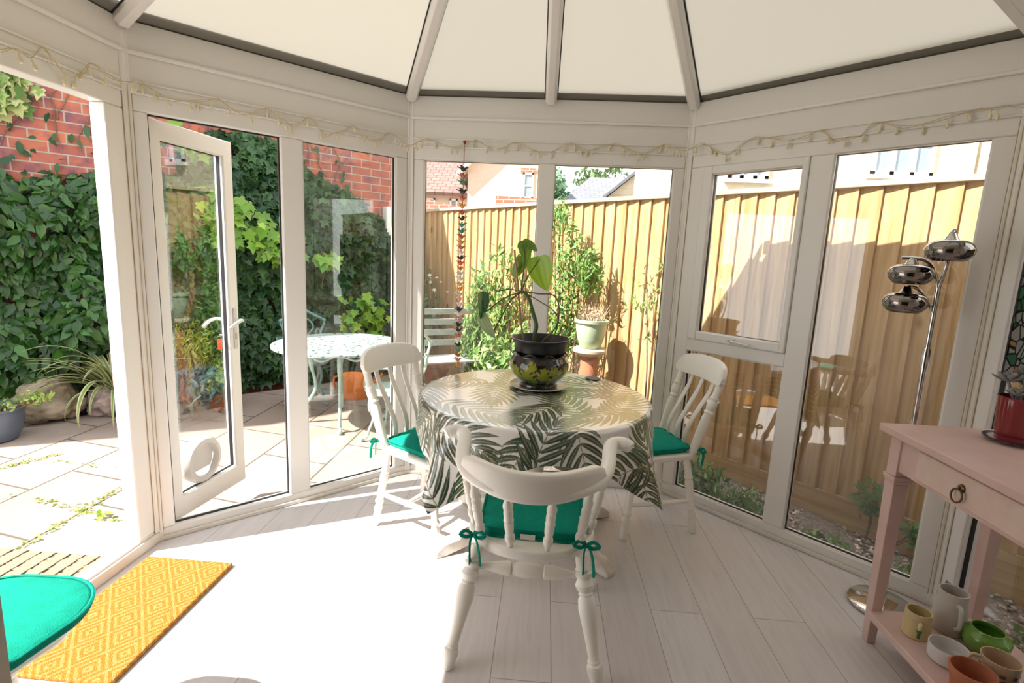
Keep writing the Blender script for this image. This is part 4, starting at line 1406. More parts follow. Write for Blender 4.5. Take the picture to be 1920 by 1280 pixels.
tag(MB().grid(strip_ground()).build('gravel_strip', M['gravel'], solid=.02), 'gravel strip between the angled right bay and the fence', 'gravel', kind='structure')
n = 2600
s_ = rng.uniform(-1.1, 3.6, n)
g_ = rng.beta(2, 1.2, n) * .80
px = R1.x + S2 * s_ + S2 * (.1 + g_)
py = R1.y - S2 * s_ + S2 * (.1 + g_)
pz = -.13 - .075 * np.clip(s_ - .3, 0, None) - .02 * g_ / .82 + .012
OCT = (np.array([(1, 0, 0), (0, 1, 0), (-1, 0, 0), (0, -1, 0), (0, 0, .6), (0, 0, -.6)], float), np.array([(0, 1, 4), (1, 2, 4), (2, 3, 4), (3, 0, 4), (1, 0, 5), (2, 1, 5), (3, 2, 5), (0, 3, 5)]))
pc = greens(n, (.36, .27, .22), (.62, .54, .47), .25)
dk = rng.random(n) < .3
pc[dk] = greens(dk.sum(), (.14, .10, .08), (.3, .2, .15), .2)
tag(leaf_cloud('gravel', np.stack([px, py, pz], 1), np.tile([0, 0, 1.], (n, 1)), rng.uniform(.009, .022, n), pc, OCT, M['pebble'], None, tip=(1, 0, 0), tipjit=1.2), 'loose pinkish gravel along the foot of the fence', 'gravel', kind='stuff')

# ------------------------------------------------------------------ brick wall (a house gable) with its climbers
WD = Vector((S2, S2, 0))
WN = Vector((S2, -S2, 0))                # towards the garden
W0 = Vector((-6.9, 1.85, 0))
WL = (Vector((-2.0, 6.75, 0)) - W0).length
KW = 1.065                               # distance scale of the climbers
wall = MB()
wall.hull([(0, 0, -.3), (WL, 0, -.3), (WL, 0, 3.3), (4.4, 0, 4.3), (2.6, 0, 5.6), (0, 0, 5.6)], [(x, .25, z) for x, z in ((0, -.3), (WL, -.3), (WL, 3.3), (4.4, 4.3), (2.6, 5.6), (0, 5.6))])
wo = wall.build('wall_left', M['brick'])
wo.location = W0
wo.rotation_euler.z = PI / 4
tag(wo, 'red brick gable wall behind the climbing plants', 'wall', kind='structure')


def on_wall(s, z, out):
    s, z, out = np.broadcast_arrays(np.asarray(s, float), np.asarray(z, float), np.asarray(out, float))
    return np.stack([W0.x + WD.x * s + WN.x * out, W0.y + WD.y * s + WN.y * out, z], -1)


def wall_s(x, y):
    return (Vector((x, y, 0)) - W0).dot(WD)


def vnoise(s, k):
    return .5 * math.sin(s * 2.3 + k) + .3 * math.sin(s * 5.1 + 2 * k) + .2 * math.sin(s * 11.3 + 3 * k)


def climber(name, label, s0, s1, topf, depth, n, size, tmpl, ca, cb, mat, z0=-.05, tip=(0, 0, -1), tilt=.5, fringe=True):
    t = thing(name, label, 'climbing plant', tuple(W0 + WD * ((s0 + s1) / 2)), PI / 4)
    ss, zz, oo = [], [], []
    while len(ss) < n:
        s = rng.uniform(s0, s1)
        zt = topf(s)
        z = z0 + (zt - z0) * rng.random()
        d = depth * (.55 + .3 * vnoise(s, 1) + .25 * math.sin(z * 4.7 + 2 * vnoise(s, 2)))
        d *= min(1, max(.12, (zt - z) / .35)) * (.45 + .55 * min(1, max(0, (z - .1) / .6)))
        e = min((s - s0), (s1 - s)) / .12
        d = max(.02, d * min(1, max(.2, e)))
        ss.append(s)
        zz.append(z)
        oo.append(max(.015, d * (1 - .5 * rng.random() ** 2.2)))
    p = on_wall(ss, zz, oo) - np.array(t.location)
    ca_, sa_ = math.cos(-PI / 4), math.sin(-PI / 4)
    p = np.stack([p[:, 0] * ca_ - p[:, 1] * sa_, p[:, 0] * sa_ + p[:, 1] * ca_, p[:, 2]], 1)
    nr = np.tile(np.array([0, -1, .35]), (n, 1))
    sz = rng.uniform(size[0], size[1], n)
    leaf_cloud('foliage', p, nr, sz, greens(n, ca, cb), tmpl, M[mat], t, tip=tip, tilt=tilt)
    mb = MB()
    for k in range(9):
        s = s0 + (s1 - s0) * (k + .5) / 9 - (s0 + s1) / 2
        q = [(s + .08 * math.sin(3 * f + k), -.02 - .05 * depth, -.1 + f * (topf(s + (s0 + s1) / 2) * .9 + .1)) for f in np.linspace(0, 1, 7)]
        mb.tube(q, [.012] * 3 + [.008] * 4, 6)
    mb.build('stems', M['brown_stem'], t)
    return t


sA = wall_s(-4.2 * KW, 4.0 * KW)
# glossy broad-leaf hedge seen through the left wall
climber('climbing_hydrangea', 'dense dark glossy broad-leaved climber low on the brick wall, seen through the left panes', 1.6, sA + 1.55,
        lambda s: 2.06 + .10 * vnoise(s * 1.6, 4), .5, 8200, (.085, .15), LEAF, (.016, .060, .014), (.065, .175, .03), 'leaf_gloss', tilt=.42)
sB = wall_s(-3.3, 4.9)


def top_creeper(s):
    pts_ = [(sA + 1.2, 2.36), (wall_s(-3.2 * KW, 5.0 * KW), 2.66), (wall_s(-2.75 * KW, 5.45 * KW), 2.56), (wall_s(-2.5 * KW, 5.7 * KW), 2.28), (wall_s(-2.2 * KW, 6.0 * KW), 2.05), (WL, 1.80), (WL + .4, 1.55)]
    if s <= pts_[0][0]:
        return pts_[0][1]
    for (a, za), (b, zb_) in zip(pts_, pts_[1:]):
        if s <= b:
            return za + (zb_ - za) * (s - a) / (b - a) + .06 * vnoise(s * 3, 2)
    return pts_[-1][1]


climber('ivy_climber', 'ivy and creeper covering the brick wall beside the corner, seen through the open door bay', sA + 1.15, WL + .38, top_creeper, .46, 7200, (.07, .125), IVY, (.018, .062, .024), (.07, .165, .045), 'leaf')
t = thing('variegated_ivy', 'variegated cream-edged ivy hanging on the bricks at the top left', 'climbing plant', tuple(W0 + WD * (wall_s(-4.52, 4.13))), PI / 4)
n = 90
p = np.stack([rng.normal(-.04, .12, n), -rng.uniform(.02, .14, n), 2.62 + .10 * rng.normal(0, 1, n)], 1)
colv = greens(n, (.10, .24, .05), (.34, .46, .14))
k = leaf_cloud('foliage', p, np.tile([0, -1, .3], (n, 1)), rng.uniform(.09, .13, n), colv, IVY, M['leaf'], t)
k2 = leaf_cloud('leaf_margins', p + np.array([0, .004, 0]), np.tile([0, -1, .3], (n, 1)), rng.uniform(.10, .135, n), greens(n, (.48, .52, .2), (.6, .62, .34)), IVY, M['leaf'], t)
# fresh lime shoots of Virginia creeper
for i, (x, y, z, r_, nn_) in enumerate(((-3.02, 4.75, 1.72, .24, 60), (-2.72, 5.05, 1.52, .22, 40), (-3.25, 4.6, 2.35, .16, 20), (-2.35, 5.35, 1.35, .12, 14), (-2.02, 5.58, .78, .28, 36))):
    x, y, z = x * KW, y * KW, 1.5 + (z - 1.5) * KW
    t = thing('creeper_shoots', ['bright lime creeper leaves beside the open door leaf, above its handle', 'lime creeper leaves between the open door leaf and the white mullion', 'lime creeper shoots at the top of the open door\'s glass', 'small lime creeper sprig in the fixed pane, halfway up the ivy', 'lime creeper leaves just above the mint garden table top'][i], 'creeper', (x, y, z), PI / 4)
    nn_ = int(nn_ * 1.6)
    pp_ = np.stack([rng.normal(0, r_ * .55, nn_), -.12 + rng.normal(0, .05, nn_), rng.normal(0, r_ * .45, nn_)], 1)
    leaf_cloud('foliage', pp_, np.tile([0, -1, .5], (nn_, 1)), rng.uniform(.085, .135, nn_), greens(nn_, (.11, .27, .02), (.27, .43, .05)), IVY, M['leaf'], t, tilt=.35)
    MB().tube([(0, .0, -.3), (.02, -.06, -.1), (0, -.1, 0.0), (-.04, -.1, .12)], .005, 6).build('stem', M['brown_stem'], t)
# bare runners over the upper bricks
t = thing('bare_creeper_runners', 'thin bare creeper stems with a few leaves over the upper bricks', 'creeper', tuple(W0 + WD * 3.4), PI / 4)
mb = MB()
for k in range(34):
    s = rng.uniform(-1.3, 2.9)
    z = rng.uniform(2.05, 2.6)
    q = [(s, -.012, z)]
    d = rng.uniform(-.5, .5)
    for _ in range(6):
        s += d * .09 + rng.normal(0, .03)
        z += rng.uniform(.03, .12)
        q.append((s, -.012, z))
    mb.tube(q, .0045, 5)
mb.build('stems', M['brown_stem'], t)
n = 150
leaf_cloud('foliage', np.stack([rng.uniform(-1.6, 2.9, n), np.full(n, -.03), rng.uniform(2.0, 2.8, n) - .2 * rng.random(n)], 1), np.tile([0, -1, .2], (n, 1)), rng.uniform(.06, .12, n), greens(n, (.02, .07, .03), (.06, .14, .05)), LEAF, M['leaf'], t)
# white drain box at the wall corner
tag(MB(Matrix.Translation(tuple(W0 + WD * (WL - .09) + WN * .06)) @ Matrix.Rotation(PI / 4, 4, 'Z')).box(-.06, .06, -.05, .06, 1.66, 2.02).build('hopper_box', M['upvc'], bevel=.006), 'white rainwater box on the brick wall corner', 'box')

# ------------------------------------------------------------------ fence
F0 = Vector((-2.05, 7.45, 0))
fe = thing('fence', 'tall new softwood feather-edge fence running behind the conservatory', 'fence', F0, -PI / 4)
FLn = 9.5
mb = MB()
nb = int(FLn / .125)
for i in range(nb):
    x = i * .125
    w_ = .132
    dz = random.uniform(-.004, .004)
    lean = random.uniform(-.002, .002)
    mb.hull([(x, -.008, .02), (x + w_, -.032, .02), (x + w_, -.012, .02), (x, .0, .02)], [(x + lean, -.008, 2.0 + dz), (x + w_ + lean, -.032, 2.0 + dz), (x + w_ + lean, -.012, 2.0 + dz), (x + lean, .0, 2.0 + dz)])
mb.build('boards', M['fence'], fe)
MB().box(-.05, FLn + .05, -.05, .03, 2.0, 2.035).build('capping_rail', M['cap'], fe, bevel=.004)
x = -.86
while x < FLn:
    a, b = max(x, 0), min(x + 1.826, FLn)
    MB().box(a + .003, b - .003, -.026, .004, -.36, .018).build('gravel_board', M['gravel_board'], fe, bevel=.003)
    MB().box(b - .04, b + .04, .006, .086, -.3, 1.98).build('post', M['cap'], fe)
    x += 1.83
for z in (.45, 1.05, 1.7):
    MB().box(0, FLn, .004, .05, z - .04, z + .04).build('arris_rail', M['cap'], fe)


def on_fence(px_, out):
    """garden point at distance px_ along the fence and out in front of it"""
    return F0 + Vector((S2, -S2, 0)) * px_ + Vector((-S2, -S2, 0)) * out


def bush(name, label, cat, loc, blobs, size, tmpl, ca, cb, stems=6, mat='leaf', tip=(0, 0, 1), tilt=.8, h=None):
    t = thing(name, label, cat, tuple(loc))
    P_, Nn = [], []
    for c, r_, nn_ in blobs:
        a_, b_ = blob_points(int(nn_ * 1.7), c, r_, .3)
        P_.append(a_)
        Nn.append(b_ + np.array([-.4, -.6, .3]))
    P_, Nn = np.concatenate(P_), np.concatenate(Nn)
    P_[:, 2] = np.maximum(P_[:, 2], .01)
    leaf_cloud('foliage', P_, Nn, rng.uniform(size[0], size[1], len(P_)), greens(len(P_), np.array(ca) * 1.35, np.array(cb) * 1.3, .18), tmpl, M[mat], t, tip=tip, tilt=tilt)
    mb = MB()
    for i in range(stems):
        c, r_, _ = blobs[i % len(blobs)]
        e_ = Vector(c) + Vector((random.uniform(-.5, .5) * r_[0], random.uniform(-.5, .5) * r_[1], random.uniform(-.2, .7) * r_[2]))
        mb.tube([(e_.x * .2, e_.y * .2, -.02), (e_.x * .6 + .02, e_.y * .6, e_.z * .5), tuple(e_)], [.009, .006, .004], 6)
    mb.build('stems', M['brown_stem'], t)
    return t


G = -.14
# tall climber on the fence between the two back panes and the pedestal pot
p = on_fence(3.45, .30)
bush('fence_climber', 'tall bright green climber trained up the fence left of the pedestal pot', 'climbing plant', (p.x, p.y, G),
     [((0, 0, 1.0), (.20, .14, .5), 330), ((.05, 0, 1.55), (.18, .12, .38), 230), ((-.08, .02, 1.95), (.14, .1, .2), 90), ((.22, -.18, 1.5), (.13, .1, .25), 170), ((-.1, .0, .45), (.28, .2, .4), 320), ((.1, .0, .85), (.3, .16, .16), 170)], (.05, .10), NARROW, (.06, .16, .03), (.24, .36, .09), 12)
p = on_fence(3.05, .5)
bush('shrub', 'pale green bushy shrub low behind the potted house plant', 'shrub', (p.x, p.y, G), [((0, 0, .35), (.34, .26, .35), 420), ((-.25, .1, .55), (.2, .2, .3), 200), ((.1, 0, .75), (.18, .16, .25), 150)], (.05, .09), LEAF, (.10, .20, .05), (.34, .44, .16), 7)
p = on_fence(2.2, .35)
bush('bamboo', 'wispy bamboo-like shrub in front of the fence, left of the potted plant', 'shrub', (p.x, p.y, G), [((0, 0, .6), (.18, .16, .5), 420), ((.05, .0, 1.15), (.17, .14, .35), 150), ((.3, -.2, .9), (.25, .18, .4), 130), ((.3, -.25, 1.4), (.3, .2, .35), 70)], (.07, .13), NARROW, (.05, .13, .03), (.22, .34, .09), 12)
p = on_fence(2.75, .25)
bush('fence_climber', 'thin sparse climber with scattered leaves on the fence behind the cane-tied plant', 'climbing plant', (p.x, p.y, G), [((0, 0, 1.0), (.42, .08, .6), 120), ((.1, 0, 1.6), (.4, .06, .3), 50)], (.06, .10), NARROW, (.12, .24, .04), (.34, .42, .10), 9)
p = on_fence(4.35, .12)
bush('fence_climber', 'leafy runner along the sunny fence right of the pedestal pot', 'climbing plant', (p.x, p.y, G), [((0, 0, 1.28), (.36, .04, .12), 26), ((.22, -.22, 1.02), (.45, .04, .06), 34), ((-.1, .1, 1.45), (.2, .05, .3), 26)], (.05, .09), NARROW, (.12, .24, .06), (.3, .40, .12), 5)
p = on_fence(1.0, .35)
t = bush('rose_bush', 'bush with small white flowers by the fence end, seen left of the bird mobile', 'shrub', (p.x, p.y, G), [((0, 0, .75), (.4, .3, .5), 420), ((-.1, 0, 1.25), (.3, .25, .2), 130)], (.05, .08), LEAF, (.03, .09, .03), (.12, .2, .07), 7)
n = 46
a_, b_ = blob_points(n, (0, 0, .95), (.42, .32, .5), .9)
leaf_cloud('flowers', a_, b_ + np.array([-.3, -1, .2]), rng.uniform(.035, .055, n), greens(n, (.72, .68, .62), (.85, .82, .78), .05), PALM5, M['petal'], t)
t = bush('ground_cover', 'yellow-green low plant catching the sun behind the table edge', 'plant', (-.62, 4.35, GZ), [((0, 0, .22), (.22, .2, .16), 330), ((.28, .02, .25), (.2, .18, .16), 260)], (.035, .065), LEAF, (.24, .36, .03), (.55, .58, .10), 6)
bush('spurge', 'blue-green leafy clump beside the yellow-green plant', 'plant', (-.22, 4.75, GZ), [((0, 0, .3), (.28, .24, .2), 300)], (.06, .11), NARROW, (.12, .24, .17), (.32, .44, .34), 6)
bush('lavender_bush', 'yellow-green feathery bush behind the open glass door', 'shrub', (-3.36, 4.74, GZ), [((0, 0, .55), (.26, .22, .28), 420), ((.1, 0, .3), (.2, .2, .2), 160)], (.04, .07), NARROW, (.16, .22, .02), (.38, .42, .05), 6)
bush('blue_fescue', 'blue-grey grassy clump low behind the open glass door', 'plant', (-3.02, 4.25, GZ), [((0, 0, .28), (.3, .26, .15), 380)], (.08, .16), NARROW, (.03, .10, .12), (.10, .22, .24), 4)
# weeds along the right-hand strip
labs = ['green weeds outside the low right pane behind the chair', 'weeds below the gravel board in the low right pane', 'feathery weeds at the foot of the tall right pane', 'weeds outside the tall right pane beside the pink leg', 'dark weeds outside the glass under the pink table', 'tall leafy weeds against the fence under the pink table']
for i, (s, o, r_, nn_, hh) in enumerate(((.12, .28, .22, 420, .34), (.45, .24, .2, 400, .28), (.92, .2, .2, 330, .22), (1.25, .2, .2, 330, .24), (1.95, .3, .3, 420, .34), (2.3, .45, .34, 330, .42))):
    q = R1 + Vector((S2, -S2, 0)) * s + Vector((S2, S2, 0)) * o
    z = -.135 - .075 * max(0, s - .3)
    bush('weeds', labs[i], 'weeds', (q.x, q.y, z), [((0, 0, hh * .42), (r_, r_ * .7, hh * .6), nn_)], (.03, .06), LEAF if i % 2 == 0 else NARROW, (.04, .11, .03), (.20, .32, .09), 4)
q = on_fence(5.95, .10)
bush('weeds', 'thin trailing weed on the gravel board in the tall right pane', 'weeds', (q.x, q.y, -.25), [((0, 0, .30), (.16, .04, .2), 22), ((.2, -.2, .2), (.15, .04, .12), 14)], (.05, .09), PALM5, (.05, .14, .05), (.16, .28, .10), 5)

# joints of the patio: moss and seedlings nobody could count
P_ = []
for (x0, y0), (x1, y1), dn in (((-2.57, 2.2), (-2.64, 3.05), 130), ((-2.98, 2.73), (-2.2, 2.53), 120), ((-3.4, 3.25), (-2.2, 3.13), 40), ((-3.62, 3.05), (-3.45, 3.35), 90), ((-2.1, 2.5), (-2.14, 2.95), 50), ((-3.2, 2.0), (-3.15, 2.75), 40)):
    f = rng.random((dn, 1))
    P_.append(np.array([[x0, y0]]) * (1 - f) + np.array([[x1, y1]]) * f + rng.normal(0, .012, (dn, 2)))
P_ = np.concatenate(P_)
P_ = np.concatenate([P_, np.full((len(P_), 1), GZ + .006)], 1)
tag(leaf_cloud('moss', P_, np.tile([0, -.3, 1.], (len(P_), 1)), rng.uniform(.012, .03, len(P_)), greens(len(P_), (.16, .22, .04), (.36, .42, .10)), LEAF, M['leaf'], None, tip=(1, 0, .4), tipjit=1.2), 'moss and seedlings in the joints of the patio slabs', 'moss', kind='stuff')
t = thing('seedling', 'small lime seedling at the crossing of patio joints', 'weed', (-2.44, 2.575, GZ))
leaf_cloud('foliage', rng.normal(0, .012, (7, 3)) + np.array([0, 0, .025]), np.tile([0, -.2, 1.], (7, 1)), np.full(7, .05), greens(7, (.22, .42, .03), (.36, .52, .05)), LEAF, M['leaf'], t, tip=(1, 0, .1), tipjit=1.2)

# ------------------------------------------------------------------ striped strap-leaved plant
fx = thing('striped_flax', 'arching cream-striped strap-leaved plant between the rocks and the climber', 'plant', (-3.80, 4.30, GZ))
V, F, Cl = [], [], []
for k in range(78):
    a = rng.uniform(0, 2 * PI)
    old = k > 64
    L_ = rng.uniform(.55, .95)
    el = rng.uniform(.7, 1.45)
    droop = rng.uniform(1.0, 2.4)
    w_ = rng.uniform(.016, .026) * (.45 if old else 1)
    p = np.array([math.cos(a) * .04, math.sin(a) * .04, .12 + rng.uniform(0, .12)])
    sd = np.array([-math.sin(a), math.cos(a), 0])
    m = 14
    base = (.32, .12, .03) if old else None
    for i in range(m):
        f = i / (m - 1)
        ww = w_ * min(1, .5 + f * 3) * (1 - f ** 3)
        tw = .4 * math.sin(k)
        for j, u in enumerate((-1, -.55, -.5, 0, .5, .55, 1)):
            V.append(p + sd * ww * u + np.array([0, 0, abs(u) * ww * .35]))
            if old:
                Cl.append((.34, .17, .06))
            else:
                Cl.append((.56, .52, .30) if abs(u) > .5 else (.13 + .1 * f, .23 + .08 * f, .07))
        e2 = el - droop * f ** 1.3 * 1.25
        p = p + np.array([math.cos(a) * math.cos(e2), math.sin(a) * math.cos(e2), math.sin(e2)]) * L_ / m
        if p[2] < .02:
            p[2] = .02
    o_ = k * m * 7
    for i in range(m - 1):
        for j in range(6):
            F.append((o_ + i * 7 + j, o_ + i * 7 + j + 1, o_ + (i + 1) * 7 + j + 1, o_ + (i + 1) * 7 + j))
np_mesh('leaves', np.array(V), np.array(F), M['leaf'], fx, np.array(Cl))
MB().lathe([(0, 0), (.09, 0), (.075, .12), (.05, .22), (0, .25)], 14).build('crown', M['bark'], fx)


def rock(name, label, loc, r_, mat, seed, rz=0):
    q = random.Random(seed)
    mb = MB().ball((0, 0, r_[2] * .8), r_, 26, 16)
    ph = [q.uniform(0, 6) for _ in range(9)]
    v2 = []
    for x, y, z in mb.v:
        u = Vector((x / r_[0], y / r_[1], (z - r_[2] * .8) / r_[2]))
        k = 1 + .10 * math.sin(3 * u.x + ph[0]) + .09 * math.sin(4 * u.y + ph[1]) + .07 * math.sin(5 * u.z + ph[2]) + .06 * math.sin(7 * u.x + 5 * u.z + ph[3]) + .03 * math.sin(13 * u.y + 9 * u.z + ph[4])
        u = u * k
        # flatten into facets
        for dx, dy, dz, lim in ((.3, -.9, .3, .78), (-.5, -.4, .75, .8), (.8, .1, .5, .85), (0, 0, -1, .72), (-.9, -.3, .1, .85)):
            nv = Vector((dx, dy, dz)).normalized()
            e_ = u.dot(nv) - lim
            if e_ > 0:
                u -= nv * e_ * .85
        v2.append((u.x * r_[0], u.y * r_[1], max(0, u.z * r_[2] + r_[2] * .72)))
    mb.v = v2
    o_ = mb.build(name, M[mat], angle=180, sub=2)
    tx = bpy.data.textures.new('rock_lumps', 'CLOUDS')
    tx.noise_scale = .09
    tx.noise_depth = 4
    dm = o_.modifiers.new('lumps', 'DISPLACE')
    dm.texture = tx
    dm.strength = .085
    dm.mid_level = .62
    o_.location = loc
    o_.rotation_euler.z = rz
    return tag(o_, label, 'rock')


rock('rock', 'mossy tan rock between the blue-grey pot and the pink-grey rock', (-4.19, 4.02, GZ), (.30, .2, .20), 'rock', 4, .7)
rock('rock', 'pink-grey rock under the striped strap leaves', (-3.75, 4.32, GZ), (.30, .19, .19), 'rock_pink', 9, .6)
bp_ = thing('plant_pot', 'slate blue glazed garden pot at the left photo edge', 'plant pot', (-4.13, 3.53, GZ))
MB().lathe([(0, 0), (.11, 0), (.13, .01), (.165, .09), (.18, .19), (.185, .24), (.195, .245), (.195, .262), (.178, .262), (.17, .2), (0, .2)], 36).build('body', M['slate_glaze'], bp_)
MB().lathe([(0, .215), (.17, .205)], 20).build('soil', M['soil'], bp_)
bush('trailing_herb', 'straggly yellow-green herb in the slate blue pot', 'plant', (-4.13, 3.53, GZ + .22), [((.05, 0, .06), (.2, .14, .06), 70), ((.27, .1, .1), (.13, .1, .06), 80)], (.025, .045), LEAF, (.16, .26, .04), (.4, .46, .14), 12)

# ------------------------------------------------------------------ cast metal garden set
def cabriole(mb, a, r0, r1, h, s=1.0):
    ca_, sa_ = math.cos(a), math.sin(a)
    prof = [(r0, h), (r0 + .06 * s, h - .04), (r0 + .075 * s, h - .14), (r0 + .04 * s, h * .45), (r1 - .02, h * .2), (r1 - .015, .05), (r1 + .03 * s, .015), (r1 + .05 * s, .03)]
    mb.tube(smooth_path([(r * ca_, r * sa_, z) for r, z in prof], 5), [.018 * s] * 12 + [.013 * s] * 15 + [.015 * s] * 9, 8)
    mb.ball(((r1 + .045 * s) * ca_, (r1 + .045 * s) * sa_, .022), .02 * s, 10, 6)


gt = thing('garden_table', 'round pierced mint-green cast metal table on the patio', 'table', (-1.80, 4.47, GZ), .35)
MB().lathe([(0, .705), (.55, .705), (.565, .70), (.572, .705), (.572, .72), (.56, .727), (.54, .722), (0, .722)], 56).build('tabletop', M['mint_top'], gt)
for k in range(4):
    mb = MB()
    cabriole(mb, k * PI / 2, .17, .34, .70, 1.1)
    mb.build('leg', M['mint'], gt)
mb = MB()
for k in range(4):
    a = k * PI / 2
    for sg in (-1, 1):
        mb.tube(smooth_path([(.30 * math.cos(a), .30 * math.sin(a), .68), (.36 * math.cos(a + sg * .4), .36 * math.sin(a + sg * .4), .63), (.42 * math.cos(a + sg * .6), .42 * math.sin(a + sg * .6), .69)], 5), .01, 6)
mb.build('scroll_apron', M['mint'], gt)


def cast_chair(loc, rz, label, mat):
    t = thing('garden_chair', label, 'chair', (*loc, GZ), rz, 'cast metal garden chairs round the mint table')
    MB().lathe([(0, .425), (.19, .42), (.215, .415), (.22, .425), (.215, .437), (.19, .435), (0, .43)], 36).build('seat', mat, t)
    for k in range(4):
        mb = MB()
        cabriole(mb, PI / 4 + k * PI / 2, .13, .22, .42, .8)
        mb.build('leg', mat, t)
    mb = MB()
    path_ = [(-.17, -.14, .43), (-.2, -.2, .58), (-.17, -.225, .68), (-.21, -.24, .80), (-.12, -.255, .86), (-.05, -.265, .90), (0, -.27, .935)]
    full = path_ + [(-x, y, z) for x, y, z in path_[-2::-1]]
    mb.tube(smooth_path(full, 5), .0125, 8)
    mb.build('back_frame', mat, t)
    mb = MB()
    for sg in (-1, 1):
        mb.tube(smooth_path([(0, -.19, .47), (sg * .09, -.2, .55), (sg * .04, -.215, .64), (sg * .1, -.235, .74), (sg * .05, -.25, .82), (0, -.255, .78)], 5), .009, 6)
        mb.tube(smooth_path([(sg * .17, -.21, .6), (sg * .12, -.22, .66), (sg * .14, -.23, .72), (sg * .17, -.235, .7)], 5), .008, 6)
        mb.ball((sg * .21, -.242, .81), .02, 8, 6)
    mb.ball((0, -.24, .70), (.03, .012, .04), 10, 6)
    mb.build('back_scrolls', mat, t)
    mb = MB()
    for sg in (-1, 1):
        mb.tube(smooth_path([(sg * .2, -.22, .64), (sg * .25, -.08, .66), (sg * .25, .06, .63), (sg * .22, .12, .56), (sg * .19, .10, .44)], 5), .010, 7)
    mb.build('arms', mat, t)
    return t


cast_chair((-2.35, 4.95), math.radians(-150), 'dark teal scroll-backed cast chair behind the mint table', M['dark_teal'])
cast_chair((-1.22, 4.13), math.radians(78), 'mint scroll-backed cast chair at the near right of the table', M['mint'])
# slatted bench
be = thing('garden_bench', 'weathered grey slatted bench in the fence corner behind the bird mobile', 'bench', (-1.05, 5.55, GZ), math.radians(-152))
for i in range(4):
    MB().box(-.55, .55, -.225 - .022 * i, -.205 - .022 * i, .52 + .115 * i, .59 + .115 * i).build('back_slat', M['grey_slat'], be, bevel=.004)
for i in range(5):
    MB().box(-.55, .55, -.19 + .085 * i, -.12 + .085 * i, .40, .42).build('seat_slat', M['grey_slat'], be, bevel=.004)
for sx in (-.5, .5):
    mb = MB()
    mb.tube(smooth_path([(sx, -.30, .97), (sx, -.235, .62), (sx, -.2, .40), (sx, -.24, .0)], 5), .018, 8)
    mb.tube(smooth_path([(sx, .22, .0), (sx, .2, .2), (sx, .23, .40), (sx, .0, .39), (sx, -.2, .39)], 5), .018, 8)
    mb.tube(smooth_path([(sx, -.25, .64), (sx, .0, .66), (sx, .2, .64), (sx, .22, .42)], 5), .018, 8)
    mb.build('bench_end', M['mint'], be)
# pots on the patio behind the table
for i, (x, y, r_, h_) in enumerate(((-1.2, 5.78, .14, .26), (-1.03, 5.32, .12, .2), (-3.02, 4.62, .15, .27))):
    t = thing('plant_pot', ['terracotta pot under the slatted bench', 'smaller terracotta pot in front of the slatted bench', 'large terracotta pot seen through the open glass door'][i], 'plant pot', (x, y, GZ))
    MB().lathe([(0, 0), (r_ * .68, 0), (r_ * .72, .005), (r_ * .95, h_ * .78), (r_ * 1.04, h_ * .79), (r_ * 1.06, h_), (r_ * .96, h_), (r_ * .9, h_ * .78), (0, h_ * .76)], 30).build('body', M['terracotta'], t)
    MB().lathe([(0, h_ * .84), (r_ * .94, h_ * .82)], 16).build('soil', M['soil'], t)
ob = thing('orange_watering_can', 'bright orange plastic can on the patio behind the mint table', 'watering can', (-1.98, 5.25, GZ))
MB().lathe([(0, 0), (.13, 0), (.14, .02), (.13, .22), (.11, .25), (0, .25)], 24, sx=1.2).build('body', M['orange'], ob)
MB().tube([(.13, 0, .08), (.26, .0, .2), (.32, 0, .27)], [.022, .016, .014], 8).build('spout', M['orange'], ob)
MB().tube(smooth_path([(-.12, 0, .22), (-.2, 0, .2), (-.2, 0, .1), (-.14, 0, .06)], 5), .012, 8).build('handle', M['orange'], ob)
# pedestal and celadon pot before the fence
q = Vector((.425, 4.50, -.16))
pd = thing('pedestal', 'turned stone pedestal with a pale round top before the sunny fence', 'pedestal', tuple(q))
MB().lathe([(0, 0), (.13, 0), (.13, .05), (.10, .08), (.075, .13), (.075, .3), (.085, .34), (.078, .38), (.078, .62), (.088, .66), (.075, .70), (.075, .82), (0, .82)], 26).build('column', M['terracotta'], pd)
MB().lathe([(0, .815), (.09, .815), (.13, .835), (.145, .85), (.145, .87), (.135, .882), (0, .884)], 36).build('top', M['pale_stone'], pd)
cpz = q.z + .8845
t = thing('plant_pot', 'pale green glazed pot standing on the pedestal before the fence', 'plant pot', (q.x, q.y, cpz))
MB().lathe([(0, 0), (.085, 0), (.092, .006), (.115, .08), (.132, .16), (.136, .215), (.150, .222), (.152, .245), (.138, .25), (.128, .22), (.12, .15), (0, .14)], 40).build('body', M['celadon'], t)
MB().lathe([(0, .225), (.128, .215)], 20).build('soil', M['soil'], t)
t = thing('dry_plant', 'dry straw-coloured plant in the pale green pot', 'plant', (q.x, q.y, cpz + .225))
mb = MB()
for k in range(46):
    a = rng.uniform(0, 2 * PI)
    r_ = rng.uniform(.02, .10)
    e_ = rng.uniform(.05, .17)
    mb.tube([(r_ * math.cos(a), r_ * math.sin(a), 0), (r_ * 1.3 * math.cos(a), r_ * 1.3 * math.sin(a), e_ * .5), (r_ * 1.7 * math.cos(a + .3), r_ * 1.7 * math.sin(a + .3), e_)], [.003, .0025, .0015], 4)
mb.build('stalks', plain('straw', (.50, .36, .24), .9), t)
n = 120
a_, b_ = blob_points(n, (0, 0, .07), (.14, .14, .07), .3)
leaf_cloud('dry_leaves', a_, b_, rng.uniform(.02, .04, n), greens(n, (.46, .32, .20), (.60, .48, .34)), LEAF, M['leaf'], t)

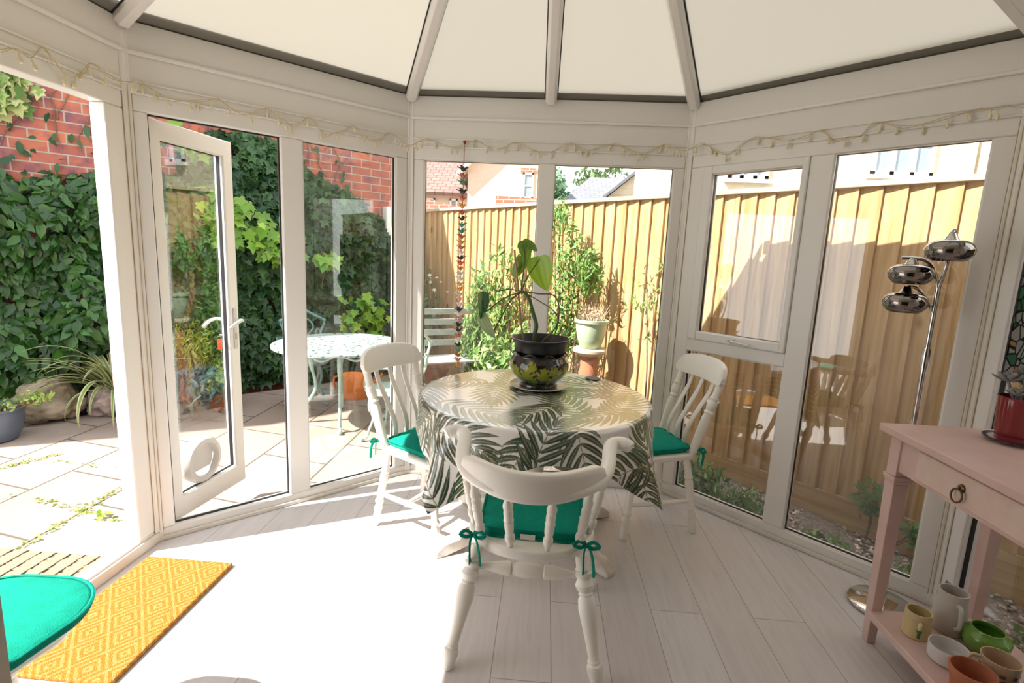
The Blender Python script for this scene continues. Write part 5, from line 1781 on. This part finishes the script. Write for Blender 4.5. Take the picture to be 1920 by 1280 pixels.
# ------------------------------------------------------------------ houses, walls and trees beyond the fence
def window_at(parent, x0, x1, z0, z1, y, cols=2, rows_=2, head=None):
    f = MB()
    t_ = .06
    f.box(x0, x0 + t_, y - .05, y, z0, z1).box(x1 - t_, x1, y - .05, y, z0, z1).box(x0, x1, y - .05, y, z0, z0 + t_).box(x0, x1, y - .05, y, z1 - t_, z1)
    for i in range(1, cols):
        x = x0 + (x1 - x0) * i / cols
        f.box(x - .035, x + .035, y - .05, y, z0, z1)
    for i in range(1, rows_):
        z = z0 + (z1 - z0) * i / rows_
        f.box(x0, x1, y - .04, y, z - .02, z + .02)
    f.box(x0 - .05, x1 + .05, y - .09, y, z0 - .06, z0)
    fr = f.build('window', M['winframe'], parent)
    MB().box(x0, x1, y - .018, y - .004, z0, z1).build('pane', M['winglass'], fr)
    if head:
        MB().box(x0 - .08, x1 + .08, y - .03, y, z1, z1 + .14).build('arch', M['redbrick_far'], fr)
    return fr


h = thing('house', 'pale rendered house with brown roof beyond the fence, left of the back mullion', 'house', (0, 17, -.3))
MB().hull([(-2.62, 0, 0), (.12, 0, 0), (.12, 0, 5.6), (-.6, 0, 6.3), (-2.62, 0, 4.45)], [(-2.62, 6, 0), (.12, 6, 0), (.12, 6, 5.6), (-.6, 6, 6.3), (-2.62, 6, 4.45)]).build('gable_block', M['pale_render'], h)
MB().hull([(-2.95, -.25, 4.12), (-.6, -.25, 6.35), (-.6, -.25, 6.5), (-2.95, -.25, 4.27)], [(-2.95, 6, 4.12), (-.6, 6, 6.35), (-.6, 6, 6.5), (-2.95, 6, 4.27)]).build('barge_roof', M['winframe'], h)
MB().box(-4.6, -2.6, .9, 6, 0, 3.75).build('side_wing', M['pale_render'], h)
ro = MB().box(-2.6, .05, -.2, 3.6, 0, .12).build('wing_roof', M['roof_tile'], h)
ro.location = (-2.0, .75, 3.72)
ro.rotation_euler = (math.radians(32), 0, 0)
window_at(h, -.86, -.52, 3.55, 4.35, 0, 1, 2, True)
window_at(h, -3.35, -3.08, 2.85, 3.55, .9, 1, 2)
window_at(h, -4.2, -3.85, 2.85, 3.55, .9, 1, 2)
tag(MB().box(-5.2, -3.22, 13.0, 13.6, -.3, 5.2).build('brick_house', M['redbrick_far']), 'sliver of a red brick house at the left edge of the back pane', 'house')
tag(MB().hull([(-3.0, 11.5, -.3), (-1.55, 11.2, -.3), (-1.55, 11.2, 2.36), (-3.0, 11.5, 2.66)], [(-3.0, 11.8, -.3), (-1.55, 11.5, -.3), (-1.55, 11.5, 2.36), (-3.0, 11.8, 2.66)]).build('garden_wall', M['redbrick_far']), 'low red brick garden wall beyond the fence, at its left end', 'wall')
tag(MB().hull([(-1.05, 10.5, -.3), (.3, 10.2, -.3), (.3, 10.2, 2.55), (-1.05, 10.5, 2.62)], [(-1.05, 10.8, -.3), (.3, 10.5, -.3), (.3, 10.5, 2.55), (-1.05, 10.8, 2.62)]).build('garden_wall', M['redbrick_far']), 'red brick garden wall just showing over the fence beside the mullion', 'wall')
b_ = thing('barn', 'low slate-roofed barn with a pale gable beyond the fence', 'barn', (0, 22, -.3))
MB().box(.7, 8.0, .8, 7, 0, 3.9).build('walls', M['pale_render'], b_)
MB().hull([(2.0, 0, 0), (5.0, 0, 0), (5.0, 0, 3.95), (3.5, 0, 5.25), (2.0, 0, 3.95)], [(2.0, 4, 0), (5.0, 4, 0), (5.0, 4, 3.95), (3.5, 4, 5.25), (2.0, 4, 3.95)]).build('gable', M['yellow_stone'], b_)
MB().hull([(.35, .6, 3.85), (8.2, .6, 3.85), (8.2, 4, 5.5), (1.9, 4, 5.5)], [(.35, .6, 3.95), (8.2, .6, 3.95), (8.2, 4, 5.6), (1.9, 4, 5.6)]).build('slate_roof', M['slate'], b_)
MB().hull([(3.5, -.2, 5.28), (5.3, -.2, 3.75), (5.3, -.2, 3.87), (3.5, -.2, 5.42)], [(3.5, 4, 5.28), (5.3, 4, 3.75), (5.3, 4, 3.87), (3.5, 4, 5.42)]).hull(
    [(3.5, -.2, 5.28), (1.7, -.2, 3.75), (1.7, -.2, 3.87), (3.5, -.2, 5.42)], [(3.5, 4, 5.28), (1.7, 4, 3.75), (1.7, 4, 3.87), (3.5, 4, 5.42)]).build('gable_roof', M['slate'], b_)
window_at(b_, 2.35, 2.95, 3.0, 4.05, 0, 2, 1)
hh = thing('house', 'large yellow stone house close behind the fence on the right', 'house', (0, 9.2, -.3))
MB().box(2.35, 6.85, 0, 6, 0, 6.0).build('stone_wall', M['yellow_stone'], hh)
MB().box(6.85, 11, -.12, 6, 0, 6.0).build('wing_wall', M['yellow_stone'], hh)
MB().hull([(2.1, -.35, 6.0), (11.2, -.35, 6.0), (11.2, -.35, 6.12), (2.1, -.35, 6.12)], [(2.1, 3, 8.2), (11.2, 3, 8.2), (11.2, 3, 8.3), (2.1, 3, 8.3)]).build('roof', M['roof_tile'], hh)
window_at(hh, 5.22, 6.18, 3.34, 4.35, 0, 3, 2)
window_at(hh, 2.95, 3.6, 3.2, 4.2, 0, 3, 2)
window_at(hh, 8.2, 9.3, 3.3, 4.4, -.12, 3, 2)
MB().tube([(6.74, -.06, .2), (6.74, -.06, 6.0)], .045, 10).build('downpipe', M['winframe'], hh)
for i, (x, y, h_, r_, ca_, cb_, lab) in enumerate(((.85, 36, 8.2, (1.7, 1.6, 2.9), (.08, .20, .10), (.2, .36, .2), 'pale blue-green tree beyond the barn, next to the mullion'),
                                                   (-.6, 40, 8.4, (1.5, 1.5, 4.0), (.05, .03, .06), (.12, .08, .13), 'dark purple-leaved tree beyond the barn'),
                                                   (4.0, 38, 9.0, (2.4, 1.8, 2.6), (.07, .14, .04), (.18, .28, .10), 'wide mid-green tree behind the barn gable'),
                                                   (6.7, 39, 8.4, (1.6, 1.6, 2.2), (.10, .20, .08), (.22, .34, .16), 'light green tree behind the barn gable, right half'),
                                                   (8.6, 36, 7.3, (1.3, 1.5, 1.0), (.10, .22, .06), (.2, .36, .10), 'low bright green tree at the right of the barn'))):
    t = thing('tree', lab, 'tree', (x, y, -.3))
    c = np.array([0, 0, h_ - r_[2]])
    P_, D_ = [], []
    for k in range(9):
        o_ = c + rng.uniform(-.55, .55, 3) * np.array(r_)
        a1, b1 = blob_points(170, o_, np.array(r_) * .48, .7)
        P_.append(a1)
        D_.append(b1)
    P_, D_ = np.concatenate(P_), np.concatenate(D_)
    leaf_cloud('crown', P_, D_, rng.uniform(.25, .5, len(P_)), greens(len(P_), ca_, cb_), LEAF, M['leaf'], t, tilt=.7)
    MB().turned((0, 0, 0), (0, 0, h_ - r_[2]), [(0, .25), (.3, .18), (1, .12)], 10).build('trunk', M['bark'], t)

# ================================================================== light and camera
wd = bpy.data.worlds.new('sky')
SC.world = wd
wd.use_nodes = True
nt = wd.node_tree
bg = nt.nodes['Background']
tc = N(nt, 'ShaderNodeTexCoord').outputs['Generated']
z_ = N(nt, 'ShaderNodeSeparateXYZ', {0: tc}).outputs[2]
nt.links.new(ramp(nt, z_, [(.0, (1.0, .985, .96)), (.25, (.97, .98, 1.0)), (.8, (.88, .93, 1.0))]), bg.inputs['Color'])
bg.inputs['Strength'].default_value = 1.4
sun = bpy.data.lights.new('sun', 'SUN')
sun.energy = 8
sun.angle = .0095
sun.color = (1, .96, .90)
so_ = bpy.data.objects.new('sun', sun)
COL.objects.link(so_)
so_.rotation_euler = Vector((.80, .42, -1)).to_track_quat('-Z', 'Y').to_euler()

cam = bpy.data.cameras.new('camera')
cam.sensor_width = 36
cam.lens = 970.53 / 1920 * 36
cam.clip_start = .02
co_ = bpy.data.objects.new('camera', cam)
COL.objects.link(co_)
yaw, pitch, roll = -.0576, -.1671, .0447
fw = Vector((math.sin(yaw) * math.cos(pitch), math.cos(yaw) * math.cos(pitch), math.sin(pitch)))
rt = Vector((math.cos(yaw), -math.sin(yaw), 0))
up = rt.cross(fw)
r2_ = rt * math.cos(roll) + up * math.sin(roll)
u2_ = -rt * math.sin(roll) + up * math.cos(roll)
co_.matrix_world = Matrix(((r2_.x, u2_.x, -fw.x, 0), (r2_.y, u2_.y, -fw.y, 0), (r2_.z, u2_.z, -fw.z, 1.5), (0, 0, 0, 1)))
SC.camera = co_

vs = SC.view_settings
vs.view_transform = 'Standard'
vs.look = 'None'
vs.gamma = 1
vs.use_curve_mapping = False
vs.exposure = .95
cy = SC.cycles
cy.max_bounces = 10
cy.diffuse_bounces = 5
cy.glossy_bounces = 5
cy.transmission_bounces = 6
cy.transparent_max_bounces = 24
cy.caustics_reflective = False
cy.caustics_refractive = False
cy.sample_clamp_indirect = 6
cy.use_denoising = True
